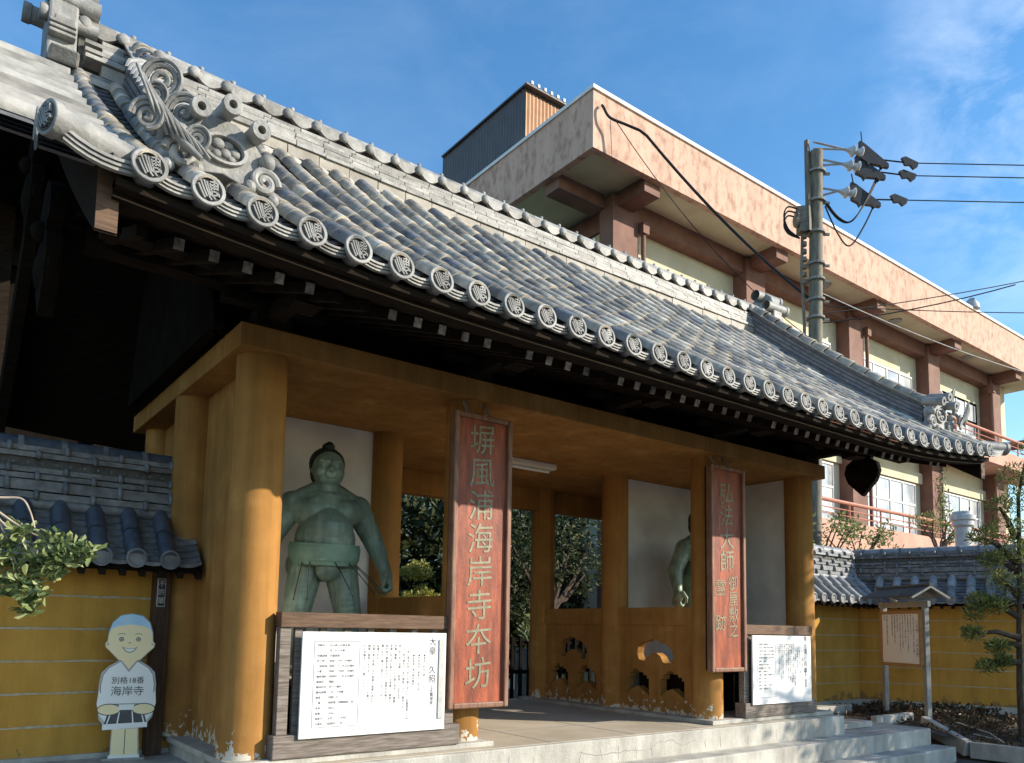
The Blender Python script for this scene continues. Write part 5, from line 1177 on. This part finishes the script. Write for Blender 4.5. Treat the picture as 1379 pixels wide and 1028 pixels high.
# ------------------------------------------------------------------ utility pole with its fittings and cables
pole = thing('utility_pole', 'tall concrete utility pole with insulators between gate roof and pink building', 'utility pole', (14.4, 4.32, -.6))
PB, PT = Vector((14.4, 4.32, -.6)), Vector((13.55, 3.44, 11.85))
MB().tube([PB, PT], [.17, .138], 20).build('pole', 'pole', pole, smooth=True)
def pp(z): return PB+(PT-PB)*((z+.6)/(11.85+.6))
side = Vector((.80, -.60, 0)); out = Vector((-.6, -.8, 0))   # to the right in view, and towards the camera
b = MB()
for z in (11.35, 10.7, 10.0, 9.3, 8.95, 8.5, 8.1):
    b = MB(); c = pp(z); b.cyl(c, c+Vector((0, 0, .05)), .20, 16)
    b.bar(c+side*.18, c+side*.30, .05, .05); b.build('pole_band', 'stone', pole)
a = pp(11.5)-side*.20
MB().bar(a-Vector((0, 0, 1.5)), a+Vector((0, 0, .62)), .09, .09, (0, 1, 0)).build('pole_extension', 'pole', pole)
b = MB()
for k in range(3): b.cyl(pp(10.6)-side*(.20+.02*k)-Vector((0, 0, .1+.10*k)), pp(10.6)-side*(.42+.03*k)-Vector((0, 0, .12+.12*k)), .13, 12)
b.obox(pp(10.25)-side*.30, (.2, .26, .5), Euler((0, 0, -.64)).to_matrix()); b.build('switch_box', 'pole', pole)
b = MB()
for k in range(7): c = pp(9.9-.17*k)-side*.27; b.cyl(c, c+Vector((0, 0, .09)), .065, 10)
b.tube([pp(10.2)-side*.3, pp(9.2)-side*.32, pp(8.0)-side*.25, pp(6.5)-side*.22], .035, 8); b.build('cable_riser', 'pole', pole, smooth=True, ang=30)
b = MB()
for k in range(3):
    z = 10.75-.12*k; b.tube(smooth([pp(10.5-.1*k)-side*.3, pp(10.6-.1*k)-side*.62, pp(10.4-.1*k)-side*.72, pp(10.1-.05*k)-side*.62, pp(9.9)-side*.36]), .018, 6)
b.build('jumper_cable', 'wire', pole, smooth=True)
ENDS = [((13.47, 3.46, 12.05), (14.05, 3.05, 11.90), (14.35, 2.83, 11.83), (14.76, 2.54, 11.68), (15.22, 2.19, 11.62), (15.54, .07, 10.46)),
        ((13.60, 3.42, 11.68), (14.02, 3.10, 11.57), (14.30, 2.90, 11.50), (14.73, 2.60, 11.41), (15.2, 2.24, 11.34), (15.56, .09, 10.27)),
        ((13.75, 3.42, 11.04), (14.0, 3.2, 10.97), (14.26, 3.0, 10.91), (14.70, 2.70, 10.80), (15.1, 2.4, 10.80), (15.59, .11, 9.86))]
for q, (A, B_, C_, D_, E_, G_) in enumerate(ENDS):
    A, B_, C_, D_, E_ = map(Vector, (A, B_, C_, D_, E_)); far_ = E_+(E_-D_).normalized()*30+Vector((6, -7, .0))
    MB().tube([A, B_], .024, 6).build('strut', 'greymetal', pole); MB().tube([A-Vector((0, 0, .16)), B_], .024, 6).build('strut', 'greymetal', pole)
    for f in (.15, .62):
        p0 = B_.lerp(C_, f); d = (C_-B_).normalized(); MB().lathe(p0, d, [(-.06, .03), (0, .045), (.09, .09), (.11, .125), (.15, .13), (.17, .10), (.18, .04), (.24, .03)], 14).build('insulator', 'porcelain', pole, smooth=True)
    d = (D_-C_).normalized(); u = Vector((0, 0, 1)); s_ = d.cross(u).normalized()
    pl = [(-.05, -.16), (-.05, .25), (.06, .22), (.62, -.08), (.62, -.17), (.50, -.18), (.47, -.24), (.42, -.18), (.18, -.21), (.14, -.28), (.09, -.20)]
    MB().plate(pl, [], .09, lambda a, c, w, C_=C_: C_+d*a+u*c+s_*(w-.045)).build('insulator_cover', 'blackplastic', pole)
    MB().tube([D_, E_, E_+(E_-D_).normalized()*.1], [.017, .017, .014], 6).build('cable_end', 'wire', pole)
    pl = [(0, .05), (.10, .11), (.40, .06), (.37, -.05), (.28, -.13), (.20, -.06), (.08, -.10)]
    MB().plate(pl, [], .06, lambda a, c, w: E_+d*(a-.2)+u*c+s_*(w-.03)).build('clamp_cover', 'blackplastic', pole)
    dz = -.25 if q == 0 else -.2
    run = thing('power_line', ['upper', 'middle', 'lower'][q]+' of the three black power lines leaving the pole to the right', 'cable', E_, 'power lines leaving the pole')
    pts = [E_+Vector((2.0*i, -1.55*i, -.02*i+.0016*i*i*0)) for i in (0, 2, 5, 9, 14)]; MB().tube(pts, .012, 6).build('line', 'wire', run, smooth=True)
b = MB()
for q, (A, B_, C_, D_, E_, G_) in enumerate(ENDS):
    D_ = Vector(D_); s0 = pp(10.75-.06*q)+side*.2; mid = s0.lerp(D_, .45)-Vector((0, 0, [.55, .75, 1.0][q] if q else .9)); b.tube(smooth([s0, s0.lerp(mid, .5)-Vector((0, 0, .16)), mid, mid.lerp(D_, .5)-Vector((0, 0, .12)), D_]), .018, 6)
b.tube([Vector(ENDS[0][2])+Vector((.05, 0, .15)), Vector(ENDS[0][2])+Vector((0, 0, .5))], .014, 6); b.tube([Vector(ENDS[2][2])+Vector((.05, 0, .15)), Vector(ENDS[2][2])+Vector((-.05, 0, .45))], .014, 6)
b.build('jumper_cable', 'wire', pole, smooth=True)
# service cable from the building's corner to the pole, and the thin lines
def line(name, label, pts, r, cat='cable', m='wire'):
    t = thing(name, label, cat, pts[0]); MB().tube(pts, r, 7).build('line', m, t, smooth=True); return t
sag = lambda a, c, n, s: [Vector(a).lerp(Vector(c), i/n)-Vector((0, 0, s*4*(i/n)*(1-i/n))) for i in range(n+1)]
line('service_cable', 'thick black service cable from the pink parapet corner down to the pole', smooth([Vector((9.92, 6.55, 13.05)), Vector((9.90, 6.48, 12.95)), Vector((10.02, 6.4, 12.72)), Vector((10.35, 6.25, 12.62)), Vector((10.62, 6.05, 12.48))])+sag((10.75, 5.95, 12.35), tuple(pp(8.45)), 10, .22)[0:], .032)
line('service_cable', 'thin black cable dropping beside the thick service cable', sag((10.3, 6.55, 12.9), tuple(pp(7.6)), 10, .5), .010)
line('stay_wire', 'pale thin wire running from the pole along the pink building', sag(tuple(pp(8.75)), (26, 3.4, 9.3), 8, .15), .012, m='greymetal')
line('telephone_line', 'thin line rising to the right above the pink parapet', sag((15.0, 4.6, 8.8), (22.6, 1.0, 11.0), 8, .1), .013)
line('telephone_line', 'cable with a pale joint crossing before the roof vent', sag((15.3, 4.8, 8.7), (19.6, 1.75, 9.9), 8, .12), .016)
line('telephone_line', 'lowest thin line crossing level over the pink parapet', sag((16, 5.0, 9.45), (21.5, 1.6, 9.62), 8, .05), .012)
# creeper climbing the pillar
rg = random.Random(77); b = MB()
for _ in range(26):
    z = rg.uniform(3.4, 7.6); leaves(b, (28.5+rg.uniform(-.35, .35), YC-.06, z), .22, 14, .13, rg, flat=1.2)
cre = thing('creeper', 'thin creeper climbing the red brown pillar of the pink building', 'creeper', (28.5, YC-.1, -.6))
MB().tube([(28.5, YC-.05, -.6), (28.4, YC-.05, 4), (28.6, YC-.05, 7.6)], .03, 6).build('stem', 'bark', cre); b.build('foliage', 'leaf_shrub', cre, fix=False)
